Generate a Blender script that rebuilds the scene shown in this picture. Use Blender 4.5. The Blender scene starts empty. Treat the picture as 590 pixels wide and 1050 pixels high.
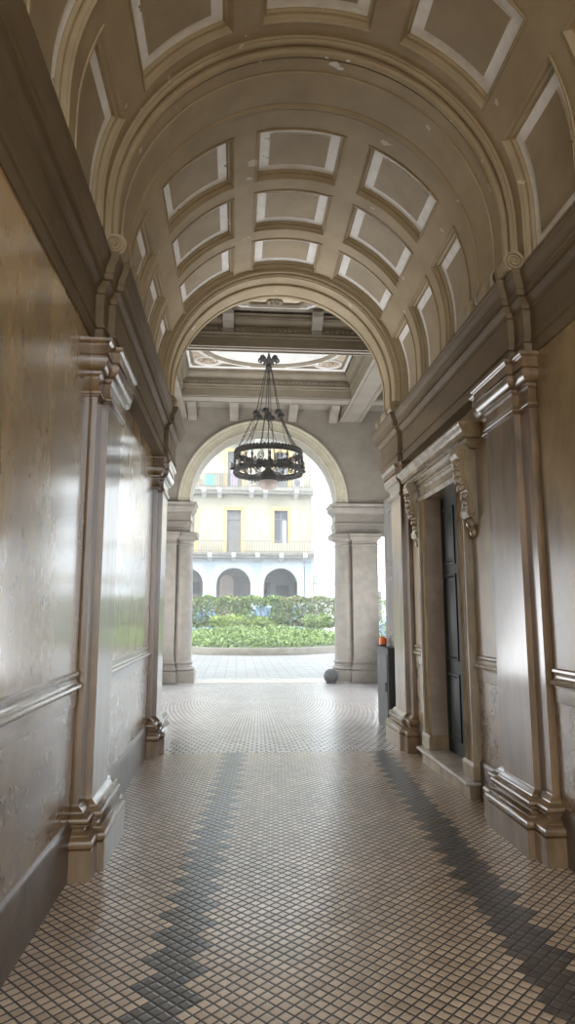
import bpy, math, random
from mathutils import Vector, Matrix
random.seed(7)
HAZE = .0052
PI = math.pi
C = bpy.context.scene.collection
sc = bpy.context.scene

# ------------------------------------------------------------------ mesh helpers
class MB:
    def __init__(s):
        s.v = []; s.f = []; s.m = []; s.mi = 0
    def q(s, pts, mi=None):
        n = len(s.v); s.v += [tuple(p) for p in pts]; s.f.append(tuple(range(n, n + len(pts)))); s.m.append(s.mi if mi is None else mi)
    def grid(s, rows, closed_u=False, closed_v=False, mi=None):
        n = len(s.v); R = len(rows); K = len(rows[0])
        for r in rows: s.v += [tuple(p) for p in r]
        for i in range(R if closed_v else R - 1):
            for j in range(K if closed_u else K - 1):
                i2 = (i + 1) % R; j2 = (j + 1) % K
                s.f.append((n + i * K + j, n + i * K + j2, n + i2 * K + j2, n + i2 * K + j)); s.m.append(s.mi if mi is None else mi)
    def box(s, x0, x1, y0, y1, z0, z1, mi=None):
        a = [(x0, y0), (x1, y0), (x1, y1), (x0, y1)]
        s.grid([[(x, y, z0) for x, y in a], [(x, y, z1) for x, y in a]], closed_u=True, mi=mi)
        s.q([(x, y, z0) for x, y in a[::-1]], mi); s.q([(x, y, z1) for x, y in a], mi)
    def tube(s, pts, r, n=8, mi=None, cap=True):
        pts = [Vector(p) for p in pts]; rs = r if isinstance(r, (list, tuple)) else [r] * len(pts)
        rows = []; up = None
        for i, p in enumerate(pts):
            t = (pts[min(i + 1, len(pts) - 1)] - pts[max(i - 1, 0)]).normalized()
            if up is None: up = Vector((0, 0, 1)) if abs(t.z) < .9 else Vector((1, 0, 0))
            a = t.cross(up).normalized(); b = a.cross(t).normalized(); up = b
            rows.append([p + (a * math.cos(k * 2 * PI / n) + b * math.sin(k * 2 * PI / n)) * rs[i] for k in range(n)])
        s.grid(rows, closed_u=True, mi=mi)
        if cap: s.q(rows[0][::-1], mi); s.q(rows[-1], mi)
    def lathe(s, prof, c=(0, 0, 0), n=24, ax='z', mi=None, a0=0, a1=2 * PI):
        full = abs(a1 - a0 - 2 * PI) < 1e-6; rows = []
        for r, h in prof:
            row = []
            for k in range(n if full else n + 1):
                a = a0 + (a1 - a0) * k / n; x, y = r * math.cos(a), r * math.sin(a)
                p = (x, y, h) if ax == 'z' else ((x, h, y) if ax == 'y' else (h, x, y))
                row.append((c[0] + p[0], c[1] + p[1], c[2] + p[2]))
            rows.append(row)
        s.grid(rows, closed_u=full, mi=mi)
    def ball(s, c, r, n=16, mi=None, sz=1):
        s.lathe([(max(1e-4, r * math.sin(PI * k / n)), -r * sz * math.cos(PI * k / n)) for k in range(n + 1)], c, n * 2 if n < 12 else n + 8, mi=mi)
    def mold(s, path, prof, fn=lambda a, b: (a, b), closed=False, mi=None):
        """profile (offset, z) swept along a plan path with mitred corners"""
        n = len(path); ns = []
        for i in range(n if closed else n - 1):
            a = path[i]; b = path[(i + 1) % n]; d = (b[0] - a[0], b[1] - a[1]); l = math.hypot(*d); ns.append((d[1] / l, -d[0] / l))
        off = []
        for i in range(n):
            if closed: n1, n2 = ns[i - 1], ns[i]
            else: n1, n2 = ns[max(0, i - 1)], ns[min(n - 2, i)]
            k = 1 + n1[0] * n2[0] + n1[1] * n2[1]; off.append(((n1[0] + n2[0]) / k, (n1[1] + n2[1]) / k))
        rows = []
        for o, z in prof:
            r = []
            for (x, y), (ox, oy) in zip(path, off):
                X, Y = fn(x + ox * o, y + oy * o); r.append((X, Y, z))
            rows.append(r)
        s.grid(rows, closed_u=closed, mi=mi)
    def build(s, name, mats, parent=None, loc=None, smooth=True, ang=38):
        me = bpy.data.meshes.new(name)
        L = Vector(loc) if loc is not None else Vector((0, 0, 0))
        me.from_pydata([tuple(Vector(p) - L) for p in s.v], [], s.f)
        if not isinstance(mats, (list, tuple)): mats = [mats]
        for m in mats: me.materials.append(m)
        me.polygons.foreach_set('material_index', s.m)
        if smooth:
            me.polygons.foreach_set('use_smooth', [True] * len(me.polygons))
            import bmesh
            bm = bmesh.new(); bm.from_mesh(me); bmesh.ops.remove_doubles(bm, verts=bm.verts, dist=1e-5)
            bmesh.ops.recalc_face_normals(bm, faces=bm.faces); bm.to_mesh(me); bm.free()
            me.set_sharp_from_angle(angle=math.radians(ang))
        me.update()
        o = bpy.data.objects.new(name, me); C.objects.link(o)
        if parent is not None:
            o.parent = parent
            P = parent; acc = Vector((0, 0, 0))
            while P is not None: acc += P.location; P = P.parent
            o.location = L - acc
        else: o.location = L
        return o

def empty(name, loc, label, cat, group=None):
    o = bpy.data.objects.new(name, None); C.objects.link(o); o.location = loc; o.empty_display_size = .1
    return tag(o, label, cat, group)
def tag(o, label=None, cat=None, group=None, kind=None):
    if label: o['label'] = label
    if cat: o['category'] = cat
    if group: o['group'] = group
    if kind: o['kind'] = kind
    return o
def struct(o, label, cat): return tag(o, label, cat, None, 'structure')
def part(mb, name, m, root, **k):
    """mesh in world coordinates, stored relative to its thing's base"""
    P = root; acc = Vector((0, 0, 0))
    while P is not None: acc += P.location; P = P.parent
    return mb.build(name, m, root, loc=tuple(acc), **k)
def arc(cx, cz, r, a0, a1, n):
    return [(cx + r * math.cos(math.radians(a0 + (a1 - a0) * k / n)), cz + r * math.sin(math.radians(a0 + (a1 - a0) * k / n))) for k in range(n + 1)]

# ------------------------------------------------------------------ materials
def newmat(name):
    m = bpy.data.materials.new(name); m.use_nodes = True; nt = m.node_tree
    return m, nt, nt.nodes['Principled BSDF']
def N(nt, t, **k):
    n = nt.nodes.new(t)
    for a, b in k.items(): setattr(n, a, b)
    return n
def setin(n, **k):
    for a, b in k.items(): n.inputs[a.replace('_', ' ')].default_value = b
def noisy(name, c1, c2, scale=6, rough=.6, stretch=(1, 1, 1), bump=.0, detail=6, spec=.5, coat=0, coatr=.12, chips=None, metal=0, contrast=(.35, .65), rough2=None, bscale=None):
    m, nt, b = newmat(name)
    tc = N(nt, 'ShaderNodeTexCoord'); geo = N(nt, 'ShaderNodeNewGeometry'); mp = N(nt, 'ShaderNodeMapping'); mp.inputs['Scale'].default_value = stretch
    nt.links.new(geo.outputs['Position'], mp.inputs['Vector'])
    no = N(nt, 'ShaderNodeTexNoise'); setin(no, Scale=scale, Detail=detail, Roughness=.6); nt.links.new(mp.outputs[0], no.inputs['Vector'])
    cr = N(nt, 'ShaderNodeValToRGB'); cr.color_ramp.elements[0].position, cr.color_ramp.elements[1].position = contrast
    cr.color_ramp.elements[0].color = (*c1, 1); cr.color_ramp.elements[1].color = (*c2, 1)
    nt.links.new(no.outputs['Fac'], cr.inputs['Fac']); col = cr.outputs['Color']
    if chips:
        n2 = N(nt, 'ShaderNodeTexNoise'); setin(n2, Scale=chips[1], Detail=3); nt.links.new(geo.outputs['Position'], n2.inputs['Vector'])
        r2 = N(nt, 'ShaderNodeValToRGB'); r2.color_ramp.elements[0].position = chips[2]; r2.color_ramp.elements[1].position = chips[2] + .012
        nt.links.new(n2.outputs['Fac'], r2.inputs['Fac'])
        mx = N(nt, 'ShaderNodeMix', data_type='RGBA'); nt.links.new(r2.outputs['Color'], mx.inputs['Factor']); nt.links.new(col, mx.inputs[6]); mx.inputs[7].default_value = (*chips[0], 1); col = mx.outputs[2]
    nt.links.new(col, b.inputs['Base Color'])
    setin(b, Roughness=rough, Metallic=metal); b.inputs['Specular IOR Level'].default_value = spec; b.inputs['Coat Weight'].default_value = coat; b.inputs['Coat Roughness'].default_value = coatr
    if rough2 is not None:
        mr = N(nt, 'ShaderNodeMapRange'); setin(mr, To_Min=rough, To_Max=rough2); nt.links.new(no.outputs['Fac'], mr.inputs[0]); nt.links.new(mr.outputs[0], b.inputs['Roughness'])
    if bump:
        n3 = N(nt, 'ShaderNodeTexNoise'); setin(n3, Scale=bscale or scale * 3, Detail=5); nt.links.new(mp.outputs[0], n3.inputs['Vector'])
        bp = N(nt, 'ShaderNodeBump'); setin(bp, Strength=bump, Distance=.02); nt.links.new(n3.outputs['Fac'], bp.inputs['Height']); nt.links.new(bp.outputs[0], b.inputs['Normal'])
    return m
def plain(name, c, rough=.5, metal=0, spec=.5, alpha=None):
    m, nt, b = newmat(name); b.inputs['Base Color'].default_value = (*c, 1); setin(b, Roughness=rough, Metallic=metal); b.inputs['Specular IOR Level'].default_value = spec
    return m

M = {}
M['vault'] = noisy('vault_paint', (0.357, 0.275, 0.163), (0.437, 0.345, 0.214), 2.2, .62, bump=.12, chips=((.62, .55, .42), 5.5, .70), bscale=30)
M['panel'] = noisy('coffer_paint', (0.346, 0.273, 0.176), (0.419, 0.335, 0.221), 2.6, .6, bump=.08, bscale=26)
M['white'] = noisy('coffer_white', (0.852, 0.811, 0.756), (0.950, 0.950, 0.924), 9, .55, chips=((.36, .30, .21), 9, .70))
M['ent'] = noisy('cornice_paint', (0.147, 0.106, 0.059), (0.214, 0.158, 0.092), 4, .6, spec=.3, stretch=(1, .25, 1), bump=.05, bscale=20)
M['entsoft'] = noisy('arch_pier_paint', (.33, .285, .23), (.43, .38, .31), 3, .5, bump=.05, bscale=20)
M['pil'] = noisy('bronze_marble', (0.125, 0.075, 0.034), (0.274, 0.173, 0.089), 7, .26, stretch=(1, 1, .22), bump=.05, bscale=14, rough2=.36, coat=.8, coatr=.14)
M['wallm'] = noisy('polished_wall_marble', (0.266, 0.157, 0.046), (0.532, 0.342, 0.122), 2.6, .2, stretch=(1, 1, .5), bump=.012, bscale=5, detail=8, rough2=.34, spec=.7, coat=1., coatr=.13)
M['wallr'] = noisy('dimmed_right_marble', (0.189, 0.119, 0.041), (0.378, 0.256, 0.104), 2.8, .3, stretch=(1, 1, .55), bump=.012, bscale=5, detail=8, rough2=.42, spec=.5, coat=.35, coatr=.2)  # duller copy of the wall marble, the right side's dimness put into its colour
M['wains'] = noisy('wainscot_marble', (0.162, 0.098, 0.047), (0.335, 0.216, 0.105), 4.5, .2, bump=.015, bscale=7, detail=9, rough2=.36, spec=.7, coat=.8, coatr=.14)
M['base'] = noisy('plinth_marble', (.075, .047, .028), (.15, .10, .065), 6, .33, bump=.02)
M['rail'] = noisy('rail_marble', (0.240, 0.173, 0.100), (0.370, 0.278, 0.168), 8, .22, stretch=(1, .3, 1), coat=.6)
M['dsur'] = noisy('door_marble', (0.220, 0.158, 0.088), (0.380, 0.288, 0.172), 6, .24, stretch=(1, 1, .4), bump=.04, coat=.6)
M['reveal'] = noisy('reveal_marble', (.26, .185, .135), (.36, .27, .20), 4, .4)
M['door'] = noisy('door_wood', (0.011, 0.016, 0.011), (0.021, 0.029, 0.020), 12, .55, stretch=(1, 1, .1), spec=.3)
M['stepm'] = noisy('step_stone', (.42, .38, .33), (.55, .50, .44), 8, .25)
M['iron'] = noisy('wrought_iron', (0.056, 0.054, 0.053), (0.112, 0.106, 0.096), 20, .5, metal=.3)
M['bowl'] = plain('alabaster_glass', (.30, .25, .22), .4)
M['stone'] = noisy('vestibule_stone', (0.188, 0.167, 0.139), (0.243, 0.219, 0.183), 5, .5, bump=.05)
M['stuc'] = noisy('vestibule_stucco', (0.248, 0.217, 0.173), (0.303, 0.268, 0.220), 3, .6)
M['stucdark'] = noisy('shaded_beam_stucco', (0.234, 0.196, 0.137), (0.299, 0.252, 0.180), 3, .6)  # darker stucco, the shade on the beam faces is put into its colour
M['stucwhite'] = noisy('ceiling_field_white', (.80, .79, .76), (.92, .91, .88), 3, .6)
M['gilt'] = noisy('ornament_ochre', (.42, .33, .24), (.62, .52, .40), 8, .55)
M['cream'] = noisy('archivolt_cream', (0.449, 0.412, 0.303), (0.539, 0.502, 0.387), 5, .6)
M['gate'] = noisy('gate_wood', (.14, .125, .115), (.21, .19, .175), 5, .5, stretch=(1, 1, .2))
M['greym'] = noisy('grey_enamel', (.045, .045, .048), (.075, .073, .075), 6, .5)
M['orange'] = plain('orange_plastic', (.85, .18, .03), .4)
M['guard'] = noisy('guard_stone', (0.050, 0.050, 0.050), (0.090, 0.090, 0.090), 14, .7, bump=.2)
M['facade'] = noisy('facade_plaster', (0.297, 0.257, 0.178), (0.371, 0.326, 0.233), 1.1, .8, bump=.03)
M['facade_yellow'] = noisy('window_surround_yellow', (0.552, 0.342, 0.110), (0.618, 0.410, 0.150), 2, .8)
M['arcade'] = noisy('arcade_plaster', (0.441, 0.445, 0.441), (0.502, 0.505, 0.502), 1.5, .8)
M['arcade_blue'] = noisy('arcade_pilaster_bluish', (0.350, 0.388, 0.410), (0.410, 0.445, 0.464), 2, .8)
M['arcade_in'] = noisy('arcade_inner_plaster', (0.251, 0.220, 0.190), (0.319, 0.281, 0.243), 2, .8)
M['balc'] = noisy('balcony_stone', (0.251, 0.220, 0.182), (0.319, 0.289, 0.236), 3, .8)
M['bracket'] = plain('bracket_white', (0.471, 0.456, 0.426), .7)
M['railing'] = plain('railing_iron', (0.152, 0.137, 0.106), .6)
M['shut'] = noisy('grey_shutter', (0.122, 0.114, 0.103), (0.167, 0.156, 0.141), 3, .6)
M['glassdark'] = plain('window_glass', (.08, .085, .10), .12)
M['curtain'] = plain('pale_curtain', (0.418, 0.441, 0.486), .7)
M['teal'] = noisy('teal_cloth', (0.061, 0.289, 0.304), (0.106, 0.365, 0.380), 4, .8)
M['tealnet'] = noisy('teal_awning', (0.076, 0.228, 0.274), (0.243, 0.380, 0.418), 3, .8)
M['purple'] = plain('purple_cloth', (.36, .27, .36), .8)
M['bright'] = noisy('bright_white_render', (.82, .82, .80), (.88, .88, .86), 1, .8)
M['bandc'] = plain('cream_string_course', (0.502, 0.471, 0.395), .8)
M['pave'] = None
M['kerb'] = noisy('kerb_stone', (0.182, 0.160, 0.122), (0.243, 0.217, 0.175), 4, .8)
M['soil'] = noisy('planted_soil', (.06, .08, .03), (.10, .12, .05), 5, .9)
for n, c in (('leaf_a', (0.098, 0.156, 0.033)), ('leaf_b', (0.156, 0.230, 0.049)), ('leaf_c', (0.254, 0.312, 0.066)), ('leaf_d', (0.057, 0.098, 0.029)), ('leaf_r', (0.213, 0.139, 0.098)),
             ('gr_a', (0.148, 0.213, 0.061)), ('gr_b', (0.230, 0.312, 0.098)), ('gr_c', (0.098, 0.148, 0.041)), ('twig', (0.098, 0.070, 0.049))):
    M[n] = plain(n, c, .6, spec=.3)
M['carw'] = plain('pale_blue_car_paint', (.36, .50, .60), .25)
M['carb'] = plain('blue_car_paint', (.14, .30, .50), .25)
M['carg'] = plain('grey_blue_car_paint', (.16, .22, .28), .3)
M['carglass'] = plain('car_glass', (.10, .16, .22), .08)
M['tyre'] = plain('tyre_rubber', (.02, .02, .02), .8)
M['chip'] = plain('bare_plaster', (.80, .78, .72), .8)

def floor_mat():
    m, nt, b = newmat('floor_tiles'); L = nt.links.new
    geo = N(nt, 'ShaderNodeNewGeometry'); sp = N(nt, 'ShaderNodeSeparateXYZ'); L(geo.outputs['Position'], sp.inputs[0])
    def ma(op, a, b_=None, c=None):
        n = N(nt, 'ShaderNodeMath', operation=op)
        for i, v in enumerate((a, b_, c)):
            if v is None: continue
            if isinstance(v, (int, float)): n.inputs[i].default_value = v
            else: L(v, n.inputs[i])
        return n.outputs[0]
    Y = sp.outputs[1]; X = ma('SUBTRACT', sp.outputs[0], ma('MULTIPLY', ma('SUBTRACT', Y, 3), .058)); p = .0515
    # diamond grid in the passage
    a = ma('DIVIDE', ma('ADD', X, Y), p * math.sqrt(2)); c = ma('DIVIDE', ma('SUBTRACT', Y, X), p * math.sqrt(2))
    # concentric courses in the vestibule
    dx = ma('SUBTRACT', sp.outputs[0], .55); dy = ma('SUBTRACT', Y, 16.5); rr = ma('SQRT', ma('ADD', ma('MULTIPLY', dx, dx), ma('MULTIPLY', dy, dy)))
    a2 = ma('DIVIDE', rr, .08); an = ma('ARCTAN2', dx, dy); c2 = ma('ADD', ma('MULTIPLY', an, 80), ma('MULTIPLY', ma('FLOOR', a2), .5))
    far = ma('GREATER_THAN', Y, 7.7)
    def sel(u, v): return ma('ADD', ma('MULTIPLY', u, ma('SUBTRACT', 1, far)), ma('MULTIPLY', v, far))
    A = sel(a, a2); B = sel(c, c2)
    ia, ib = ma('FLOOR', A), ma('FLOOR', B); fa, fb = ma('FRACT', A), ma('FRACT', B)
    ea = ma('ABSOLUTE', ma('SUBTRACT', fa, .5)); eb = ma('ABSOLUTE', ma('SUBTRACT', fb, .5)); e = ma('MAXIMUM', ea, eb)
    # pillow height: 1 in the tile, falling to 0 in the joint
    hr = N(nt, 'ShaderNodeMapRange', interpolation_type='SMOOTHSTEP'); setin(hr, From_Min=.48, From_Max=.28, To_Min=0., To_Max=1.); L(e, hr.inputs[0])
    jr = N(nt, 'ShaderNodeMapRange'); setin(jr, From_Min=.385, From_Max=.435, To_Min=0., To_Max=1.); L(e, jr.inputs[0])
    # per tile random
    cv = N(nt, 'ShaderNodeCombineXYZ'); L(ia, cv.inputs[0]); L(ib, cv.inputs[1]); wn = N(nt, 'ShaderNodeTexWhiteNoise', noise_dimensions='2D'); L(cv.outputs[0], wn.inputs['Vector'])
    # centre of the tile in the room, for the stepped dark bands
    xc = ma('MULTIPLY', ma('SUBTRACT', ia, ib), p / math.sqrt(2)); yc = ma('MULTIPLY', ma('ADD', ma('ADD', ia, ib), 1), p / math.sqrt(2))
    saw = ma('SUBTRACT', ma('ABSOLUTE', ma('SUBTRACT', ma('FRACT', ma('DIVIDE', yc, .218)), .5)), .25)
    def band(x0, w): return ma('LESS_THAN', ma('ABSOLUTE', ma('ADD', ma('SUBTRACT', xc, x0), ma('MULTIPLY', saw, .20))), w / 2)
    dark = ma('MULTIPLY', ma('MAXIMUM', band(-.275, .225), band(1.375, .225)), ma('SUBTRACT', 1, far))
    tan = N(nt, 'ShaderNodeValToRGB'); tan.color_ramp.elements[0].color = (.54, .385, .25, 1); tan.color_ramp.elements[1].color = (.78, .60, .42, 1); L(wn.outputs['Value'], tan.inputs[0])
    gry = N(nt, 'ShaderNodeValToRGB'); gry.color_ramp.elements[0].color = (.075, .062, .052, 1); gry.color_ramp.elements[1].color = (.135, .112, .095, 1); L(wn.outputs['Value'], gry.inputs[0])
    m1 = N(nt, 'ShaderNodeMix', data_type='RGBA'); L(dark, m1.inputs['Factor']); L(tan.outputs[0], m1.inputs[6]); L(gry.outputs[0], m1.inputs[7])
    fc = N(nt, 'ShaderNodeValToRGB'); fc.color_ramp.elements[0].color = (.42, .385, .36, 1); fc.color_ramp.elements[1].color = (.62, .575, .54, 1); L(wn.outputs['Value'], fc.inputs[0])  # tile tan greyed, bluish glare of the far floor put into the colour
    m2 = N(nt, 'ShaderNodeMix', data_type='RGBA'); L(far, m2.inputs['Factor']); L(m1.outputs[2], m2.inputs[6]); L(fc.outputs[0], m2.inputs[7])
    # wear, darker dirt in joints
    nz = N(nt, 'ShaderNodeTexNoise'); setin(nz, Scale=1.3, Detail=5); L(geo.outputs['Position'], nz.inputs['Vector'])
    wr = N(nt, 'ShaderNodeMapRange'); setin(wr, From_Min=.3, From_Max=.7, To_Min=.82, To_Max=1.12); L(nz.outputs['Fac'], wr.inputs[0])
    vm = N(nt, 'ShaderNodeVectorMath', operation='SCALE'); L(m2.outputs[2], vm.inputs[0]); L(wr.outputs[0], vm.inputs['Scale'])
    m3 = N(nt, 'ShaderNodeMix', data_type='RGBA'); L(jr.outputs[0], m3.inputs['Factor']); L(vm.outputs[0], m3.inputs[6]); m3.inputs[7].default_value = (.045, .036, .03, 1)
    L(m3.outputs[2], b.inputs['Base Color'])
    ro = N(nt, 'ShaderNodeMapRange'); setin(ro, From_Min=0., From_Max=1., To_Min=.30, To_Max=.85); L(jr.outputs[0], ro.inputs[0]); L(ro.outputs[0], b.inputs['Roughness'])
    bp = N(nt, 'ShaderNodeBump'); setin(bp, Strength=.8, Distance=.006); L(hr.outputs[0], bp.inputs['Height']); L(bp.outputs[0], b.inputs['Normal'])
    b2 = N(nt, 'ShaderNodeBump'); setin(b2, Strength=.22, Distance=.006); L(hr.outputs[0], b2.inputs['Height'])
    b.inputs['Specular Tint'].default_value = (.80, .91, 1, 1); b.inputs['Specular IOR Level'].default_value = 1.; b.inputs['Coat Weight'].default_value = .6; b.inputs['Coat Roughness'].default_value = .2; b.inputs['Coat IOR'].default_value = 1.65; L(b2.outputs[0], b.inputs['Coat Normal'])  # bluish specular tint stands in for the sky reflected in the glaze
    return m
def pave_mat():
    m, nt, b = newmat('courtyard_slabs'); L = nt.links.new
    geo = N(nt, 'ShaderNodeNewGeometry'); br = N(nt, 'ShaderNodeTexBrick', offset=.5); setin(br, Scale=1.0, Mortar_Size=.018, Brick_Width=.55, Row_Height=.30)
    br.inputs['Color1'].default_value = (.205, .195, .175, 1); br.inputs['Color2'].default_value = (.25, .238, .215, 1); br.inputs['Mortar'].default_value = (.12, .115, .105, 1)
    L(geo.outputs['Position'], br.inputs['Vector']); L(br.outputs['Color'], b.inputs['Base Color']); setin(b, Roughness=.7)
    return m
M['floor'] = floor_mat(); M['pave'] = pave_mat()

# ------------------------------------------------------------------ the passage: numbers
XL, XR, XC = -1.0, 2.09, .54
ZS, RV = 4.40, 1.50
YB, YE = -3.0, 8.42           # back end, vestibule end
def SL(d, y): return (XL + d, y)
def SR(d, y): return (XR - d, y)
PILY = [4.28, 7.62]           # start of each pilaster along the passage
def pil_plan(y0):
    return [(-.02, y0), (.055, y0), (.055, y0 + .16), (.10, y0 + .16), (.10, y0 + .66), (.055, y0 + .66), (.055, y0 + .82), (-.02, y0 + .82)]
def torus(o, z0, z1, bulge, n=6):
    zc, h = (z0 + z1) / 2, (z1 - z0) / 2
    return [(o + bulge * math.cos(a), zc + h * math.sin(a)) for a in [(-PI / 2) + PI * k / n for k in range(n + 1)]]
def cyma(o0, z0, o1, z1, n=6):
    return [(o0 + (o1 - o0) * (.5 - .5 * math.cos(PI * k / n)), z0 + (z1 - z0) * k / n) for k in range(n + 1)]

# floor
mb = MB(); mb.q([(-6, -8, 0), (7, -8, 0), (7, 16.3, 0), (-6, 16.3, 0)])
struct(mb.build('floor', M['floor'], smooth=False), 'small diamond tile floor of the passage with dark zigzag bands', 'floor')
mb = MB(); mb.q([(-60, 16.3, -.004), (60, 16.3, -.004), (60, 70, -.004), (-60, 70, -.004)]); mb.q([(-60, -60, -.02), (60, -60, -.02), (60, -8, -.02), (-60, -8, -.02)])
struct(mb.build('ground', M['pave'], smooth=False), 'pale stone paving of the courtyard beyond the arch', 'paving')
mb = MB(); mb.box(-2.4, 3.8, 15.05, 15.85, -.05, .012)
struct(mb.build('trim_1', M['stepm'], smooth=False), 'pale stone threshold slab under the far arch', 'threshold')

# ------------------------------------------------------------------ walls
def wall(side, name, label):
    fn = SL if side == 'L' else SR
    root = None
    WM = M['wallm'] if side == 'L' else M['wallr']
    mb = MB()
    hole = (5.85, 6.90, .12, 2.78) if side == 'R' else None
    ZW = 3.955
    def quad(y0, y1, z0, z1, mi):
        a, b = fn(0, y0), fn(0, y1); mb.q([(*a, z0), (*b, z0), (*b, z1), (*a, z1)], mi)
    if hole:
        quad(YB, hole[0], 0, 1.1, 1); quad(hole[1], YE, 0, 1.1, 1); quad(YB, hole[0], 1.1, ZW, 0); quad(hole[1], YE, 1.1, ZW, 0)
        quad(hole[0], hole[1], 0, hole[2], 1); quad(hole[0], hole[1], hole[3], ZW, 0)
    else:
        quad(YB, YE, 0, 1.1, 1); quad(YB, YE, 1.1, ZW, 0)
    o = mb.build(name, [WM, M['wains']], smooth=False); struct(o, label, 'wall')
    # raised slabs with open vertical joints
    segs = [(YB, 4.24), (5.06, 7.60)] if side == 'L' else [(YB, 4.24), (5.06, 5.62), (7.13, 7.60)]
    for a, b in segs:
        n = max(1, round((b - a) / 1.45)); w = (b - a) / n
        m1 = MB(); m2 = MB()
        for k in range(n):
            y0, y1 = a + k * w + .002, a + (k + 1) * w - .002
            m1.mold([(0, y0), (.012, y0), (.012, y1), (0, y1)], [(0, 1.19), (0, 3.36)], fn)
            m2.mold([(0, y0), (.012, y0), (.012, y1), (0, y1)], [(0, .30), (0, 1.01)], fn)
        m1.build('marble_slab', WM, o, smooth=False); m2.build('wainscot_slab', M['wains'], o, smooth=False)
        r = MB(); r.mold([(0, a), (0, b)], [(.012, .98), (.018, .985), (.018, 1.075), (.024, 1.08)] + torus(.024, 1.085, 1.125, .026) + [(.020, 1.13), (.016, 1.15), (.02, 1.165), (.03, 1.175), (.03, 1.19), (.008, 1.20)], fn)
        r.build('chair_rail', M['rail'], o)
        s = MB(); s.mold([(0, a), (0, b)], [(.034, 0), (.034, .29), (.028, .31), (.02, .325), (.012, .335)], fn)
        s.build('plinth_band', M['base'], o)
    return o
wall_l = wall('L', 'wall_left', 'left marble wall of the passage with rail and dark plinth band')
wall_r = wall('R', 'wall_right', 'right marble wall of the passage pierced by the doorway')

# entablature (wraps round the pilasters)
ENT = [(-.17, 3.362), (.0, 3.36), (.022, 3.36), (.022, 3.45), (.036, 3.455), (.036, 3.47), (.02, 3.478), (.02, 3.70), (.03, 3.705), (.03, 3.72)] + \
      cyma(.03, 3.73, .062, 3.775) + [(.085, 3.78), (.085, 3.82), (.092, 3.825)] + cyma(.092, 3.84, .125, 3.92) + [(.13, 3.925), (.13, 3.95), (.12, 3.955), (-.02, 3.965)]
def ent(fn, name, label):
    path = [(0, YB)]
    a, b = PILY; path += [(0, a), (.055, a), (.055, a + .16), (.10, a + .16), (.10, b - .02), (.15, b - .02), (.15, b + .84), (-.3, b + .84)]
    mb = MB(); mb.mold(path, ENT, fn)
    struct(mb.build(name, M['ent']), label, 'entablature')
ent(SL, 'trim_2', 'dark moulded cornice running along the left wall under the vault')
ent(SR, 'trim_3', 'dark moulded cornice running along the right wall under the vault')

# pilasters
def pilaster(fn, y0, label):
    plan = pil_plan(y0); cx, cy = fn(.05, y0 + .41)
    t = empty('pilaster', (cx, cy, 0), label, 'pilaster', 'marble pilasters along the passage')
    mb = MB(); mb.mold(plan, [(.11, 0), (.11, .165), (.104, .172), (.0, .173)], fn); part(mb, 'plinth', M['pil'], t)
    pr = [(.095, .17)] + torus(.088, .172, .235, .026) + [(.078, .24), (.078, .25)] + [(.078 - .03 * math.sin(PI * k / 6), .25 + .045 * k / 6) for k in range(7)] + [(.07, .298), (.07, .303)] + torus(.058, .305, .345, .02) + [(.045, .35), (.04, .358)] + cyma(.035, .36, .0, .40)
    mb = MB(); mb.mold(plan, pr, fn); part(mb, 'base_moulding', M['pil'], t)
    mb = MB(); mb.mold(plan, [(0, .40), (0, 2.98)], fn); part(mb, 'shaft', M['pil'], t)
    pr = [(0, 2.98), (.012, 2.985)] + torus(.012, 2.99, 3.025, .014) + [(.01, 3.03), (.006, 3.05), (.006, 3.12), (.02, 3.135), (.02, 3.15)] + \
         [(.022 + .05 * math.sin(PI / 2 * k / 6), 3.155 + .075 * (1 - math.cos(PI / 2 * k / 6))) for k in range(7)] + [(.06, 3.235), (.06, 3.25), (.075, 3.255), (.075, 3.315)] + cyma(.075, 3.32, .095, 3.345, 4) + [(.097, 3.36), (.0, 3.362)]
    mb = MB(); mb.mold(plan, pr, fn); part(mb, 'capital', M['pil'], t)
    return t
pilaster(SL, PILY[0], 'brown marble pilaster nearest on the left wall')
pilaster(SR, PILY[0], 'brown marble pilaster right of the doorway, nearest on the right wall')
pilaster(SL, PILY[1], 'marble pilaster at the far end of the left wall')
pilaster(SR, PILY[1], 'marble pilaster between the doorway and the vestibule on the right')

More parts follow.
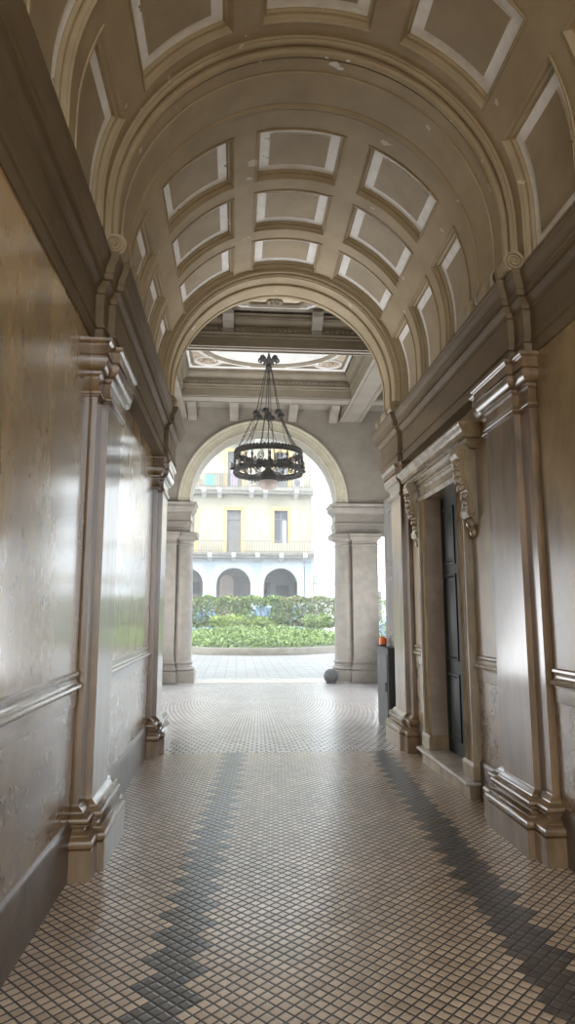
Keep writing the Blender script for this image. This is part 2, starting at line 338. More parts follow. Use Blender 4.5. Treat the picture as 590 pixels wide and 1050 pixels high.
# ------------------------------------------------------------------ vault with coffers
def VP(t, y, r=RV):
    """t in degrees from the crown; past 90 the surface drops vertically"""
    s = 1 if t >= 0 else -1; a = abs(t)
    if a <= 90: return (XC + r * math.sin(math.radians(t)), y, ZS + r * math.cos(math.radians(t)))
    return (XC + s * r, y, ZS - RV * math.radians(a - 90))
TEND = 108.5
COF_T = [(-104, -66), (-56, -24), (-16, 16), (24, 56), (66, 104)]
def trange(a, b, step=3.2):
    n = max(1, int(math.ceil((b - a) / step))); return [a + (b - a) * k / n for k in range(n + 1)]
def vault(name, label, y0, y1, rows):
    mb = MB()
    tb = sorted({-TEND, TEND} | {e for c in COF_T for e in c}); yb = sorted({y0, y1} | {e for c in rows for e in c})
    for i in range(len(tb) - 1):
        for j in range(len(yb) - 1):
            if (tb[i], tb[i + 1]) in COF_T and (yb[j], yb[j + 1]) in rows: continue
            ts = trange(tb[i], tb[i + 1]); mb.grid([[VP(t, y) for t in ts] for y in (yb[j], yb[j + 1])])
    o = mb.build(name, M['vault']); struct(o, label, 'vault')
    steps = [(0, 0), (0, -.010), (.012, -.012), (.018, .0), (.026, .006), (.032, .032), (.042, .038), (.050, .038), (.053, .064), (.058, .066)]
    for (ta, tb_) in COF_T:
        for (ya, yb_) in rows:
            mb = MB()
            def ring(i, h, iy=None):
                iy = i if iy is None else iy; dt = math.degrees(i / RV); a, b = ta + dt, tb_ - dt; c, d = ya + iy, yb_ - iy; ts = trange(a, b)
                while len(ts) < len(trange(ta, tb_)): ts = [a + (b - a) * k / (len(trange(ta, tb_)) - 1) for k in range(len(trange(ta, tb_)))]
                return [VP(t, c, RV + h) for t in ts] + [VP(t, d, RV + h) for t in ts[::-1]]
            rs = [ring(i, h) for i, h in steps]; mb.grid(rs, closed_u=True, mi=0)
            wb = [ring(.058, .066), ring(.142, .068, .136), ring(.144, .060, .138), ring(.148, .058, .142)]
            mb.grid(wb, closed_u=True, mi=1)
            c = mb.build('coffer', [M['vault'], M['white']], o)
            p = MB(); i = .148; iy = .142; dt = math.degrees(i / RV); ts = trange(ta + dt, tb_ - dt)
            p.grid([[VP(t, y, RV + .058) for t in ts] for y in (ya + iy, yb_ - iy)])
            pp = p.build('coffer_panel', M['panel'], c)
    return o
vault('ceiling', 'near bay of the coffered barrel vault', YB, 4.42, [(.02, .72), (.88, 1.60), (1.74, 2.46), (2.60, 3.30), (3.46, 4.22)])
v2 = vault('ceiling_far', 'far bay of the coffered barrel vault with three rows of coffers', 5.0, 7.80, [(5.30, 6.00), (6.17, 6.88), (7.06, 7.73)])

def roll(yc, rc, r, n=6, a0=-90, a1=90):  # half round that hangs below radius rc
    return [(yc - r * math.cos(PI * k / n), rc - r * math.sin(PI * k / n)) for k in range(n + 1)]
def rib(name, label, prof, m):
    mb = MB(); mb.grid([[VP(t, y, r) for y, r in prof] for t in trange(-TEND, TEND, 2.2)])
    return struct(mb.build(name, m), label, 'arch')
R0 = 1.425
prof1 = [(4.33, 1.505), (4.33, 1.475)] + roll(4.36, 1.475, .022) + [(4.40, 1.47), (4.40, 1.45)] + roll(4.435, 1.45, .03) + [(4.475, 1.45), (4.475, 1.437), (4.60, 1.437), (4.605, R0), (4.82, R0), (4.825, 1.437), (4.93, 1.437), (4.93, 1.45)] + roll(4.965, 1.45, .03) + [(5.0, 1.45), (5.0, 1.47)] + roll(5.03, 1.475, .022) + [(5.06, 1.475), (5.06, 1.505)]
rb = rib('trim_4', 'plain moulded transverse arch crossing the vault between the near pilasters', prof1, M['vault'])
prof2 = [(7.73, 1.505), (7.73, 1.47)] + roll(7.755, 1.47, .022) + [(7.78, 1.45)] + roll(7.80, 1.44, .016) + [(7.82, 1.437), (7.82, 1.42), (7.99, 1.42), (7.99, 1.40), (8.0, 1.392), (8.03, 1.392), (8.04, 1.402), (8.27, 1.402), (8.27, 1.39), (8.31, 1.385), (8.33, 1.40), (8.33, 1.43), (8.42, 1.43), (8.42, 1.50)]
rib('trim_5', 'moulded arch closing the vault where the passage meets the vestibule', prof2, M['vault'])
# patch of bare plaster on the near transverse arch
mb = MB()
for (t0, y0, n, sc_) in ((7.2, 4.50, 9, .045), (9.2, 4.53, 7, .03), (4.3, 4.435, 6, .014), (11, 4.43, 6, .018)):
    pts = []
    for k in range(n):
        a = 2 * PI * k / n; rr = sc_ * (.6 + .5 * random.random()); pts.append((t0 + math.degrees(rr * 1.3 * math.cos(a) / 1.43), y0 + rr * .8 * math.sin(a)))
    rr = 1.433 if y0 > 4.475 else 1.418
    mb.grid([[VP(t, y, rr) for t, y in pts], [VP(t, y, rr - .002) for t, y in pts]], closed_u=True); mb.q([VP(t, y, rr - .002) for t, y in pts])
part_ = mb.build('bare_plaster_patch', M['chip'], rb, smooth=False)

# scroll bolsters on the cornice under the arch ribs
def bolster(fn, y0, label):
    c = fn(.135 if y0 < 5 else .175, y0); c = (c[0], c[1], 3.955)
    t = empty('scroll_bolster', c, label, 'carved scroll', 'carved scrolls on the cornice under the arches')
    prof = []
    L = .84
    for k in range(41):
        s = k / 40; y = -.02 + L * s
        r = .050 + .038 * math.sin(PI * min(1, max(0, (s - .30) / .40))) if .30 < s < .70 else .050
        if s < .16 or s > .84: r = .082
        elif s < .24 or s > .76: r = .068
        r += .006 * math.sin(s * 60)
        prof.append((r, y))
    prof = [(1e-3, prof[0][1])] + prof + [(1e-3, prof[-1][1])]
    mb = MB(); mb.lathe(prof, (c[0], c[1], 3.965 + .082), 20, 'y'); part(mb, 'pulvinus', M['vault'], t, ang=30)
    for s, ye in ((-1, y0 - .022), (1, y0 + L - .018)):
        pts = [(c[0] + (.010 + .064 * k / 40) * math.cos(k * .42), ye + s * .004, 4.047 + (.010 + .064 * k / 40) * math.sin(k * .42)) for k in range(41)]
        mb = MB(); mb.tube(pts, .010, 6); mb.ball((c[0], ye + s * .006, 4.047), .018, 8); part(mb, 'volute', M['vault'], t)
    for k in (-1, 1):
        mb = MB(); mb.lathe([(.066, -.02), (.08, -.012), (.08, .012), (.066, .02)], (c[0], y0 + .40 + k * .16, 4.047), 18, 'y'); part(mb, 'band', M['entsoft'], t)
bolster(SL, 4.24, 'carved double scroll on the left cornice above the near pilaster')
bolster(SR, 4.24, 'carved double scroll on the right cornice above the near pilaster')
bolster(SL, 7.60, 'carved scroll on the left cornice at the far arch')
bolster(SR, 7.60, 'carved scroll on the right cornice at the far arch')

# ------------------------------------------------------------------ doorway on the right wall
dr = empty('door_surround', (2.0, 6.375, 0), 'marble doorway surround with consoles and cornice on the right wall', 'doorway')
def bx(name, m, x0, x1, y0, y1, z0, z1, root): mb = MB(); mb.box(x0, x1, y0, y1, z0, z1); return part(mb, name, m, root)
for (ya, yb, s) in ((5.63, 5.85, 1), (6.90, 7.12, -1)):
    # moulded jamb: outer fillet, bead, flat, inner bead
    prof = [(0, 0), (.0, .085), (.03, .085), (.035, .07), (.05, .065), (.06, .078), (.075, .082), (.09, .07), (.10, .062), (.165, .062), (.17, .075), (.185, .085), (.205, .075), (.22, .06)]
    ps = [(XR - d, ya + w if s == 1 else yb - w) for w, d in prof]
    mb = MB(); mb.grid([[(x, y, z) for x, y in ps] for z in (.30, 2.78)]); part(mb, 'jamb', M['dsur'], dr)
    mb = MB(); y0, y1 = (ya - .01, yb + .012) if s == 1 else (ya - .012, yb + .01)
    mb.mold([(0, y0), (.085, y0), (.085, y1), (-.11, y1)] if s == 1 else [(-.11, y0), (.085, y0), (.085, y1), (0, y1)], [(.012, .16), (.012, .27)] + cyma(.012, .275, .0, .305), SR); part(mb, 'jamb_block', M['dsur'], dr)
    # reveal
    yy = yb if s == 1 else ya
    mb = MB(); mb.q([(2.03, yy, .12), (2.26, yy, .12), (2.26, yy, 2.78), (2.03, yy, 2.78)]); part(mb, 'reveal', M['reveal'], dr)
# lintel architrave and head
prof = [(.0, .06), (.015, .075), (.035, .085), (.05, .075), (.055, .062), (.12, .062), (.13, .07), (.145, .082), (.16, .078), (.17, .065), (.185, .07), (.19, .085), (.22, .085), (.22, .0)]
mb = MB(); mb.grid([[(XR - d, y, 2.78 + w) for w, d in prof] for y in (5.63, 7.12)]); mb.box(2.03, 2.26, 5.85, 6.90, 2.78, 2.80); part(mb, 'lintel', M['dsur'], dr)
bx('frieze', M['dsur'], XR - .045, XR, 5.50, 7.25, 2.99, 3.06, dr)
cor = [(0, 2.980), (.03, 2.985)] + cyma(.03, 2.990, .07, 3.035) + [(.08, 3.040), (.08, 3.050), (.13, 3.055), (.13, 3.095), (.135, 3.100)] + cyma(.138, 3.105, .175, 3.155) + [(.18, 3.160), (.18, 3.175), (0, 3.195)]
mb = MB(); mb.mold([(0, 5.45), (.045, 5.45), (.045, 7.30), (0, 7.30)], cor, SR); part(mb, 'cornice', M['dsur'], dr)
def console(y0, y1):
    out = [(0, 3.02), (.17, 3.02), (.19, 2.99), (.195, 2.95), (.18, 2.91), (.155, 2.885), (.15, 2.85), (.155, 2.80), (.15, 2.74), (.13, 2.67), (.10, 2.60), (.085, 2.54), (.08, 2.50), (.10, 2.475), (.115, 2.44), (.11, 2.40), (.085, 2.375), (.055, 2.37), (.04, 2.33), (.0, 2.30)]
    root = None
    mb = MB(); mb.grid([[(XR - d, y, z) for d, z in out] for y in (y0, y1)]); mb.q([(XR - d, y0, z) for d, z in out]); mb.q([(XR - d, y1, z) for d, z in out[::-1]])
    b = part(mb, 'console', M['dsur'], dr)
    mb = MB()
    for ye, s in ((y0, -1), (y1, 1)):
        for (cd, cz, R, turns) in ((.125, 2.945, .062, 2.2), (.075, 2.425, .042, 2)):
            pts = [(XR - cd + (R * k / 30) * math.cos(k * turns * 2 * PI / 30), ye + s * .004, cz + (R * k / 30) * math.sin(k * turns * 2 * PI / 30)) for k in range(2, 31)]
            mb.tube(pts, .008, 5)
        mb.tube([(XR - d + .02, ye + s * .004, z) for d, z in out[4:13]], .007, 5)
    part(mb, 'scroll', M['dsur'], b)
    mb = MB()
    for k in range(7):   # acanthus lobes down the front
        d, z = out[5 + k]; mb.ball((XR - d - .004, (y0 + y1) / 2, z - .02), .045 - .003 * k, 8, sz=.9)
        for s in (-1, 1): mb.ball((XR - d + .002, (y0 + y1) / 2 + s * .045, z - .03), .026, 6, sz=1.2)
    mb.ball((XR - .045, (y0 + y1) / 2, 2.33), .05, 8); mb.ball((XR - .03, (y0 + y1) / 2, 2.255), .034, 8, sz=1.5)
    part(mb, 'acanthus_leaf', M['dsur'], b)
console(5.46, 5.62); console(7.13, 7.29)
# step
st = empty('doorstep', (1.98, 6.375, 0), 'pale stone step with rounded nosing below the dark door', 'step')
mb = MB(); mb.mold([(-.1, 5.66), (.115, 5.66), (.115, 7.09), (-.1, 7.09)], [(0, 0), (0, .115), (-.005, .118)], SR); part(mb, 'riser', M['dsur'], st)
mb = MB(); pr = [(0, .117), (.025, .117)] + torus(.03, .118, .158, .02) + [(0, .159)]
pth = [(-.16, 5.66), (.115, 5.66), (.115, 7.09), (-.16, 7.09)]; mb.mold(pth, pr, SR)
mb.q([(*SR(d, y), .159) for d, y in pth]); part(mb, 'tread', M['stepm'], st)
# door leaves
dl = empty('door', (2.22, 6.375, .12), 'dark green panelled door closed inside the marble doorway', 'door')
for ya, yb, hs in ((5.85, 6.375, 1), (6.378, 6.90, -1)):
    mb = MB(); mb.box(2.205, 2.25, ya, yb, .15, 2.78); lf = part(mb, 'leaf', M['door'], dl)
    for z0, z1 in ((.30, .95), (1.08, 1.95), (2.05, 2.65)):
        mb = MB(); a, b = ya + .09, yb - .09
        rows = []
        for i, d in ((0, 0), (0, .012), (.02, .018), (.035, .004), (.07, .004), (.085, .012)):
            rows.append([(2.205 - d, a + i, z0 + i), (2.205 - d, b - i, z0 + i), (2.205 - d, b - i, z1 - i), (2.205 - d, a + i, z1 - i)])
        mb.grid(rows, closed_u=True); mb.q(rows[-1]); part(mb, 'raised_panel', M['door'], lf)

# ------------------------------------------------------------------ vestibule
VX0, VX1 = -2.55, 3.75
def arch_wall(mb, cx, zc, r, x0, x1, z0, z1, y, flip=False, n=40):
    a = [(cx - r, z0)] + [(cx - r * math.cos(PI * k / n), zc + r * math.sin(PI * k / n)) for k in range(n + 1)] + [(cx + r, z0)]
    out = []
    for x, z in a:
        if z <= zc: out.append((x0 if x < cx else x1, z))
        else:
            dx, dz = x - cx, z - zc; s = 1e9
            if dz > 1e-6: s = min(s, (z1 - zc) / dz)
            if dx > 1e-6: s = min(s, (x1 - cx) / dx)
            if dx < -1e-6: s = min(s, (x0 - cx) / dx)
            out.append((cx + dx * s, zc + dz * s))
    mb.grid([[(x, y, z) for x, z in a], [(x, y, z) for x, z in out]])
    for cxn in ((x0, z1), (x1, z1)):   # corner fill
        best = sorted(range(len(out)), key=lambda i: abs(out[i][0] - cxn[0]) + abs(out[i][1] - cxn[1]))[:6]
        on_top = [i for i in range(len(out)) if abs(out[i][1] - z1) < 1e-6]; on_side = [i for i in range(len(out)) if abs(out[i][0] - cxn[0]) < 1e-6]
        if on_top and on_side:
            it = min(on_top, key=lambda i: abs(out[i][0] - cxn[0])); iz = max(on_side, key=lambda i: out[i][1])
            mb.q([(out[it][0], y, out[it][1]), (cxn[0], y, cxn[1]), (out[iz][0], y, out[iz][1])])
    return a
# wall towards the passage (seen only from the courtyard side)
mb = MB(); arch_wall(mb, XC, ZS, 1.48, VX0, VX1, 3.96, 7.1, 8.42)
mb.q([(VX0, 8.42, 0), (XL - .02, 8.42, 0), (XL - .02, 8.42, 3.96), (VX0, 8.42, 3.96)]); mb.q([(XR + .02, 8.42, 0), (VX1, 8.42, 0), (VX1, 8.42, 3.96), (XR + .02, 8.42, 3.96)])
struct(mb.build('wall_front', M['stuc'], smooth=False), 'stuccoed wall of the vestibule around the passage mouth', 'wall')
# side walls, openings added in them for the fill lamps
for nm, x, s, lb in (('wall_vestibule_left', VX0, -1, 'left stuccoed wall of the vestibule'), ('wall_vestibule_right', VX1, 1, 'right stuccoed wall of the vestibule')):
    mb = MB(); xa, xb = min(x, x + s * .25), max(x, x + s * .25); mb.box(xa, xb, 8.42, 9.2, 0, 7.1); mb.box(xa, xb, 14.3, 15.1, 0, 7.1); mb.box(xa, xb, 9.2, 14.3, 4.7, 7.1); struct(mb.build(nm, M['stuc'], smooth=False), lb, 'wall')
# end wall: arch between flat side openings
AX, AZ, AR, Y0, Y1 = .60, 4.12, 1.71, 15.1, 15.72
mb = MB()
for y in (Y0, Y1): a = arch_wall(mb, AX, AZ, AR, VX0, VX1, AZ, 7.1, y)
mb.grid([[(x, y, z) for x, z in a] for y in (Y0, Y1)])
ew = struct(mb.build('wall_far', M['stuc']), 'far stuccoed wall of the vestibule with a round arch to the courtyard', 'wall')
for y, s in ((Y0, -1), (Y1, 1)):
    mb = MB(); rows = []
    for k in range(49):
        a = PI * k / 48; row = []
        for r, d in ((AR, .0), (AR, .03), (AR + .03, .035), (AR + .04, .02), (AR + .15, .02), (AR + .155, .035), (AR + .22, .035), (AR + .23, .06), (AR + .27, .065), (AR + .28, .05), (AR + .29, .0)):
            row.append((AX - r * math.cos(a), y + s * d, AZ + r * math.sin(a)))
        rows.append(row)
    mb.grid(rows); mb.build('archivolt', M['cream'], ew)
# entablature blocks carrying the arch
for x0, x1, lb, nm in ((VX0, AX - AR + .02, 'stone entablature left of the far arch above its columns', 'trim_6'), (AX + AR - .02, VX1, 'stone entablature right of the far arch above its columns', 'trim_7')):
    mb = MB(); e = [(0, 3.40), (.0, 3.52), (.015, 3.525), (.015, 3.62), (.03, 3.63), (.03, 3.66), (0, 3.67), (0, 3.86), (.02, 3.87)] + cyma(.02, 3.88, .09, 3.98) + [(.10, 3.99), (.10, 4.05), (.115, 4.06), (.13, 4.10), (0, 4.125)]
    a, b = (x0 - .1, x1) if x0 < 0 else (x0, x1 + .1)
    pth = [(a, Y0 + .02), (b, Y0 + .02), (b, Y1 - .02), (a, Y1 - .02)]
    mb.mold(pth, e, closed=True); mb.q([(x, y, 3.40) for x, y in pth]); struct(mb.build(nm, M['stone']), lb, 'entablature')
# columns and piers
def column(t, cx, cy, r):
    mb = MB(); w = r * 1.32; pth = [(cx - w, cy - w), (cx + w, cy - w), (cx + w, cy + w), (cx - w, cy + w)]
    mb.mold(pth, [(0, 0.01), (0, .26), (-.01, .27), (-w, .271)], closed=True); part(mb, 'column_plinth', M['stone'], t)
    pr = [(r, .268)] + [(r * 1.06 + a, z) for a, z in torus(0, .27, .36, r * .22)] + [(r * 1.08, .37), (r * 1.02, .40), (r * 1.06, .42)] + [(r * 1.03 + a, z) for a, z in torus(0, .425, .48, r * .10)] + [(r, .52)]
    mb = MB(); mb.lathe(pr, (cx, cy, 0), 32); part(mb, 'column_base_moulding', M['stone'], t)
    mb = MB(); mb.lathe([(r * (1 - .10 * (k / 10) ** 1.8), .52 + 2.58 * k / 10) for k in range(11)], (cx, cy, 0), 32); part(mb, 'column_shaft', M['stone'], t)
    rt = r * .9
    pr = [(rt, 3.10)] + [(rt + a, z) for a, z in torus(0, 3.11, 3.145, .02)] + [(rt, 3.15), (rt, 3.22), (rt + .02, 3.225)] + [(rt + .02 + .07 * math.sin(PI / 2 * k / 5), 3.23 + .06 * (1 - math.cos(PI / 2 * k / 5))) for k in range(6)]
    mb = MB(); mb.lathe(pr, (cx, cy, 0), 32); w = rt + .11
    mb.mold([(cx - w, cy - w), (cx + w, cy - w), (cx + w, cy + w), (cx - w, cy + w)], [(-w, 3.29), (0, 3.29), (0, 3.36), (.015, 3.37), (.015, 3.40), (-w, 3.40)], closed=True); part(mb, 'column_capital', M['stone'], t)
def pier(x0, x1, y0, y1, label, col):
    t = empty('stone_pier', ((x0 + x1) / 2, (y0 + y1) / 2, 0), label, 'pier', 'stone piers of the far arch')
    column(t, *col)
    pth = [(x0, y0), (x1, y0), (x1, y1), (x0, y1)]
    def mm(nm, pr): mb = MB(); mb.mold(pth, pr, closed=True); part(mb, nm, M['stone'], t)
    mm('plinth', [(.07, .01), (.07, .26), (.06, .27), (0, .271)])
    mm('base_moulding', [(.05, .27)] + torus(.04, .275, .36, .03) + [(.035, .37), (.02, .40), (.03, .42)] + torus(.012, .425, .48, .02) + cyma(.01, .485, 0, .53))
    mm('shaft', [(0, .53), (0, 3.12)])
    mm('capital', [(0, 3.12)] + torus(.004, 3.125, 3.16, .018) + [(.0, 3.165), (.0, 3.23), (.015, 3.235)] + cyma(.018, 3.24, .07, 3.30) + [(.075, 3.305), (.075, 3.365), (.09, 3.375), (.09, 3.40), (-.1, 3.401)])
pier(2.68, 3.27, 15.06, 15.62, 'wide stone pier with engaged round column at the right of the far arch', (2.54, 15.40, .25))
pier(-1.72, -1.40, 15.06, 15.62, 'narrow stone pier with engaged round column at the left of the far arch', (-1.27, 15.40, .25))
gb = empty('guard_stone', (2.13, 14.98, 0), 'dark round guard stone at the foot of the right column', 'guard stone')
mb = MB(); mb.ball((2.13, 14.98, .155), .165, 16); part(mb, 'ball', M['guard'], gb); mb = MB(); mb.lathe([(.12, .0), (.12, .012), (.07, .02)], (2.13, 14.98, 0), 16); part(mb, 'foot', M['guard'], gb)

# vestibule ceiling: three bays between deep cross beams
def beam(nm, lb, x0, x1, y0, y1, z0, z1, dent=True, side=False):
    mb = MB(); h = z1 - z0
    pr = [(0, z0), (0, z0 + .30 * h), (.02, z0 + .31 * h), (.02, z0 + .40 * h), (.035, z0 + .42 * h), (.035, z0 + .44 * h), (.02, z0 + .45 * h), (.02, z0 + .64 * h), (.05, z0 + .66 * h)] + cyma(.05, z0 + .68 * h, .11, z0 + .86 * h) + [(.12, z0 + .87 * h), (.12, z0 + .94 * h), (.14, z1)]
    pth = [(x0, y0), (x1, y0), (x1, y1), (x0, y1)]
    mb.mold(pth, pr, closed=True); mb.q([(x, y, z0) for x, y in pth], 1)
    # coffered soffit strip
    if (x1 - x0) > (y1 - y0): mb.box(x0 + .1, x1 - .1, y0 + .04, y0 + .06, z0 - .02, z0, 1); mb.box(x0 + .1, x1 - .1, y1 - .06, y1 - .04, z0 - .02, z0, 1)
    else: mb.box(x0 + .07, x0 + .10, y0, y1, z0 - .02, z0, 1); mb.box(x1 - .10, x1 - .07, y0, y1, z0 - .02, z0, 1)
    if dent and not side:
        n = int((x1 - x0) / .085)
        for k in range(n): xx = x0 + .02 + k * .085; mb.box(xx, xx + .05, y0 - .055, y0, z0 + .52 * h, z0 + .62 * h, 0)
    return struct(mb.build(nm, [M['stucdark'], M['stuc']], smooth=False), lb, 'beam')
beam('beam_near', 'first deep cross beam of the vestibule ceiling', VX0, VX1, 10.0, 10.22, 5.79, 6.30)
beam('beam_far', 'dentilled cross beam behind the chandelier', VX0, VX1, 13.5, 13.95, 6.15, 6.72)
beam('beam_side_right', 'right side beam of the vestibule ceiling running in depth', 2.42, 2.95, 10.22, 15.1, 6.12, 6.66, side=True)
beam('beam_side_left', 'left side beam of the vestibule ceiling running in depth', -1.75, -1.22, 10.22, 15.1, 6.12, 6.66, side=True)
def flat(nm, lb, x0, x1, y0, y1, z, m): mb = MB(); mb.box(x0, x1, y0, y1, z, z + .1); return struct(mb.build(nm, m, smooth=False), lb, 'ceiling')
c1 = flat('ceiling_vestibule', 'first ceiling bay of the vestibule with a painted panel', VX0, VX1, 8.42, 10.3, 6.34, M['stuc'])
c2 = flat('ceiling_vestibule_middle', 'middle ceiling bay of the vestibule with a white oval field', VX0, VX1, 10.3, 13.7, 6.76, M['gilt'])
c3 = flat('ceiling_vestibule_far', 'narrow last ceiling bay of the vestibule above the arch', VX0, VX1, 13.7, 15.72, 6.40, M['stuc'])
# brackets under first bay and last bay
for x in (-.19, 1.24):
    mb = MB(); mb.grid([[(x - w, y, z) for y, z in ((10.02, 6.34), (9.72, 6.34), (9.70, 6.28), (9.74, 6.22), (9.85, 6.16), (9.94, 6.08), (9.97, 6.0), (10.02, 5.97))] for w in (-.085, .085)])
    for w in (-.085, .085): mb.q([(x + w, y, z) for y, z in ((10.02, 6.34), (9.72, 6.34), (9.70, 6.28), (9.74, 6.22), (9.85, 6.16), (9.94, 6.08), (9.97, 6.0), (10.02, 5.97))])
    mb.build('bracket', M['stuc'], c1, smooth=False)
for x in (-1.1, -.12, 1.27, 2.25):
    mb = MB(); pp = ((15.1, 6.40), (14.55, 6.40), (14.52, 6.33), (14.6, 6.26), (14.85, 6.2), (15.02, 6.14), (15.1, 6.08))
    mb.grid([[(x - w, y, z) for y, z in pp] for w in (-.10, .10)])
    for w in (-.10, .10): mb.q([(x + w, y, z) for y, z in pp])
    mb.build('bracket', M['stuc'], c3, smooth=False)
# frame mouldings on ceiling fields
def frame(mb, pts, z, w, h, mi=None):
    mb.mold(pts, [(0, z), (0, z - h), (-w * .3, z - h * 1.3), (-w * .7, z - h), (-w, z - h * .4), (-w, z)], closed=True, mi=mi)
def octo(x0, x1, y0, y1, c): return [(x0 + c, y0), (x1 - c, y0), (x1, y0 + c), (x1, y1 - c), (x1 - c, y1), (x0 + c, y1), (x0, y1 - c), (x0, y0 + c)]
mb = MB(); frame(mb, octo(-.02, 1.08, 8.9, 9.62, .16), 6.34, .07, .05); frame(mb, octo(-.12, 1.18, 8.82, 9.68, .12), 6.34, .03, .03, 1)
for s in (-1, 1):
    pts = [(.53 + s * (.80 + .12 * (1 - k / 30) * math.cos(k * .4)), 9.45 + .12 * (1 - k / 30) * math.sin(k * .4), 6.33) for k in range(30)]; mb.tube(pts, .018, 5, mi=1)
mb.build('panel_moulding', [M['stucdark'], M['stucwhite']], c1)
mb = MB(); mb.q([(x, y, 6.338) for x, y in octo(.05, 1.01, 8.97, 9.55, .13)]); mb.build('painted_field', M['gilt'], c1, smooth=False)
mb = MB()
for k in range(10):
    a = 2 * PI * k / 10; mb.ball((.53 + .10 * math.cos(a), 9.5 + .06 * math.sin(a), 6.325), .035, 6)
mb.ball((.53, 9.5, 6.315), .05, 8); mb.build('rosette', M['stucdark'], c1)
OC = (.60, 12.15)
def oval(ax, ay, n=64): return [(OC[0] + ax * math.cos(2 * PI * k / n), OC[1] + ay * math.sin(2 * PI * k / n)) for k in range(n)]
mb = MB(); mb.q([(x, y, 6.755) for x, y in oval(1.33, 1.0)]); mb.build('oval_field', M['stucwhite'], c2, smooth=False)
mb = MB(); frame(mb, oval(1.42, 1.09), 6.76, .09, .045); frame(mb, oval(1.52, 1.17), 6.76, .035, .03, 1); frame(mb, [(-1.08, 10.7), (2.28, 10.7), (2.28, 13.36), (-1.08, 13.36)], 6.76, .06, .04, 1); frame(mb, [(-1.0, 10.78), (2.2, 10.78), (2.2, 13.28), (-1.0, 13.28)], 6.76, .03, .03)
mb.build('oval_moulding', [M['stucdark'], M['stucwhite']], c2)
for sx in (-1, 1):
    for sy in (-1, 1):
        mb = MB(); cx, cy = OC[0] + sx * 1.25, OC[1] + sy * .86
        frame(mb, [(cx + .30 * math.cos(2 * PI * k / 28), cy + .24 * math.sin(2 * PI * k / 28)) for k in range(28)], 6.76, .04, .04, 1)
        frame(mb, [(cx + .21 * math.cos(2 * PI * k / 28), cy + .16 * math.sin(2 * PI * k / 28)) for k in range(28)], 6.76, .03, .03)
        for k in range(8): a = 2 * PI * k / 8; mb.ball((cx + .085 * math.cos(a), cy + .07 * math.sin(a), 6.745), .04, 6)
        mb.ball((cx, cy, 6.735), .04, 8)
        for q in range(2):
            pts = [(cx - sx * (.05 + .16 * q) + (.13 - .003 * k) * math.cos(k * .35) * (1 - k / 40), cy + sy * .30 * (1 - q) + .1 * math.sin(k * .35) * (1 - k / 40), 6.745) for k in range(28)]; mb.tube(pts, .014, 5, mi=1)
        mb.build('corner_rosette', [M['gilt'], M['stucwhite']], c2)
for k, x in enumerate((-.75, .6, 1.95)):
    mb = MB(); frame(mb, octo(x - .5, x + .5, 14.08, 14.5, .08), 6.40, .05, .035, 1); mb.q([(xx, y, 6.398) for xx, y in octo(x - .42, x + .42, 14.15, 14.44, .06)], 0); mb.build('panel_moulding', [M['gilt'], M['stucwhite']], c3)

# ------------------------------------------------------------------ chandelier
HC = Vector((.565, 12.15, 0))
ch = empty('chandelier', (HC.x, HC.y, 3.9), 'round wrought iron ring chandelier hanging in the vestibule before the far arch', 'chandelier')
I = M['iron']
def P(r, a, z): return (HC.x + r * math.cos(a), HC.y + r * math.sin(a), z)
ZT = 6.40
mb = MB(); mb.tube([(HC.x, HC.y, 6.755), (HC.x, HC.y, 6.28)], .014, 8); mb.lathe([(.001, 6.755), (.09, 6.753), (.085, 6.735), (.03, 6.715), (.014, 6.69)], HC, 20); part(mb, 'ceiling_rod', I, ch)
mb = MB(); mb.lathe([(.014, 6.42), (.05, 6.40), (.055, 6.37), (.035, 6.34), (.06, 6.31), (.06, 6.27), (.03, 6.24), (.045, 6.20), (.02, 6.15), (.001, 6.13)], HC, 16)
part(mb, 'hub', I, ch)
for k in range(7):   # crown of curled leaves
    a = 2 * PI * k / 7 + .2; mb = MB()
    prof = ((.02, 6.33), (.06, 6.40), (.10, 6.46), (.145, 6.49), (.185, 6.475), (.205, 6.44), (.20, 6.41), (.175, 6.40))
    for sd, sc_ in ((0, 1), (-.22, .72), (.22, .72)):
        mb.tube([P(r * (1 if sd == 0 else .8), a + sd * (j / 7), 6.33 + (z - 6.33) * sc_) for j, (r, z) in enumerate(prof)], [.010, .020, .026, .026, .022, .016, .010, .004], 6)
    part(mb, 'crown_leaf', I, ch)
RR = .64
def hoop(z, r, hh, tk=.018, n=64):
    mb = MB(); mb.grid([[P(r + dr, 2 * PI * k / n, z + dz) for dr, dz in ((-tk / 2, -hh / 2), (tk / 2, -hh / 2), (tk / 2 + .012, -hh / 2 - .004), (tk / 2 + .012, -hh / 2 + .012), (tk / 2, -hh / 2 + .014), (tk / 2, hh / 2 - .014), (tk / 2 + .012, hh / 2 - .012), (tk / 2 + .012, hh / 2 + .004), (-tk / 2, hh / 2))] for k in range(n)], closed_u=True, closed_v=True)
    return mb
ZU, ZL = 4.54, 4.23
h1 = part(hoop(ZU, RR, .075), 'upper_hoop', I, ch); h2 = part(hoop(ZL, RR + .01, .085), 'lower_hoop', I, ch)
def scallop(r, z, h):
    mb = MB(); n = 240
    mb.grid([[P(r - .006, 2 * PI * k / n, z), P(r + .006, 2 * PI * k / n, z), P(r + .006, 2 * PI * k / n, z + h * (.25 + .75 * abs(math.sin(k * PI / 4)) ** .7)), P(r - .006, 2 * PI * k / n, z + h * (.25 + .75 * abs(math.sin(k * PI / 4)) ** .7))] for k in range(n)], closed_u=True, closed_v=True)
    return mb
part(scallop(RR, ZU + .036, .05), 'cresting', I, h1); part(scallop(RR + .01, ZL - .041, -.05), 'fringe', I, h2)
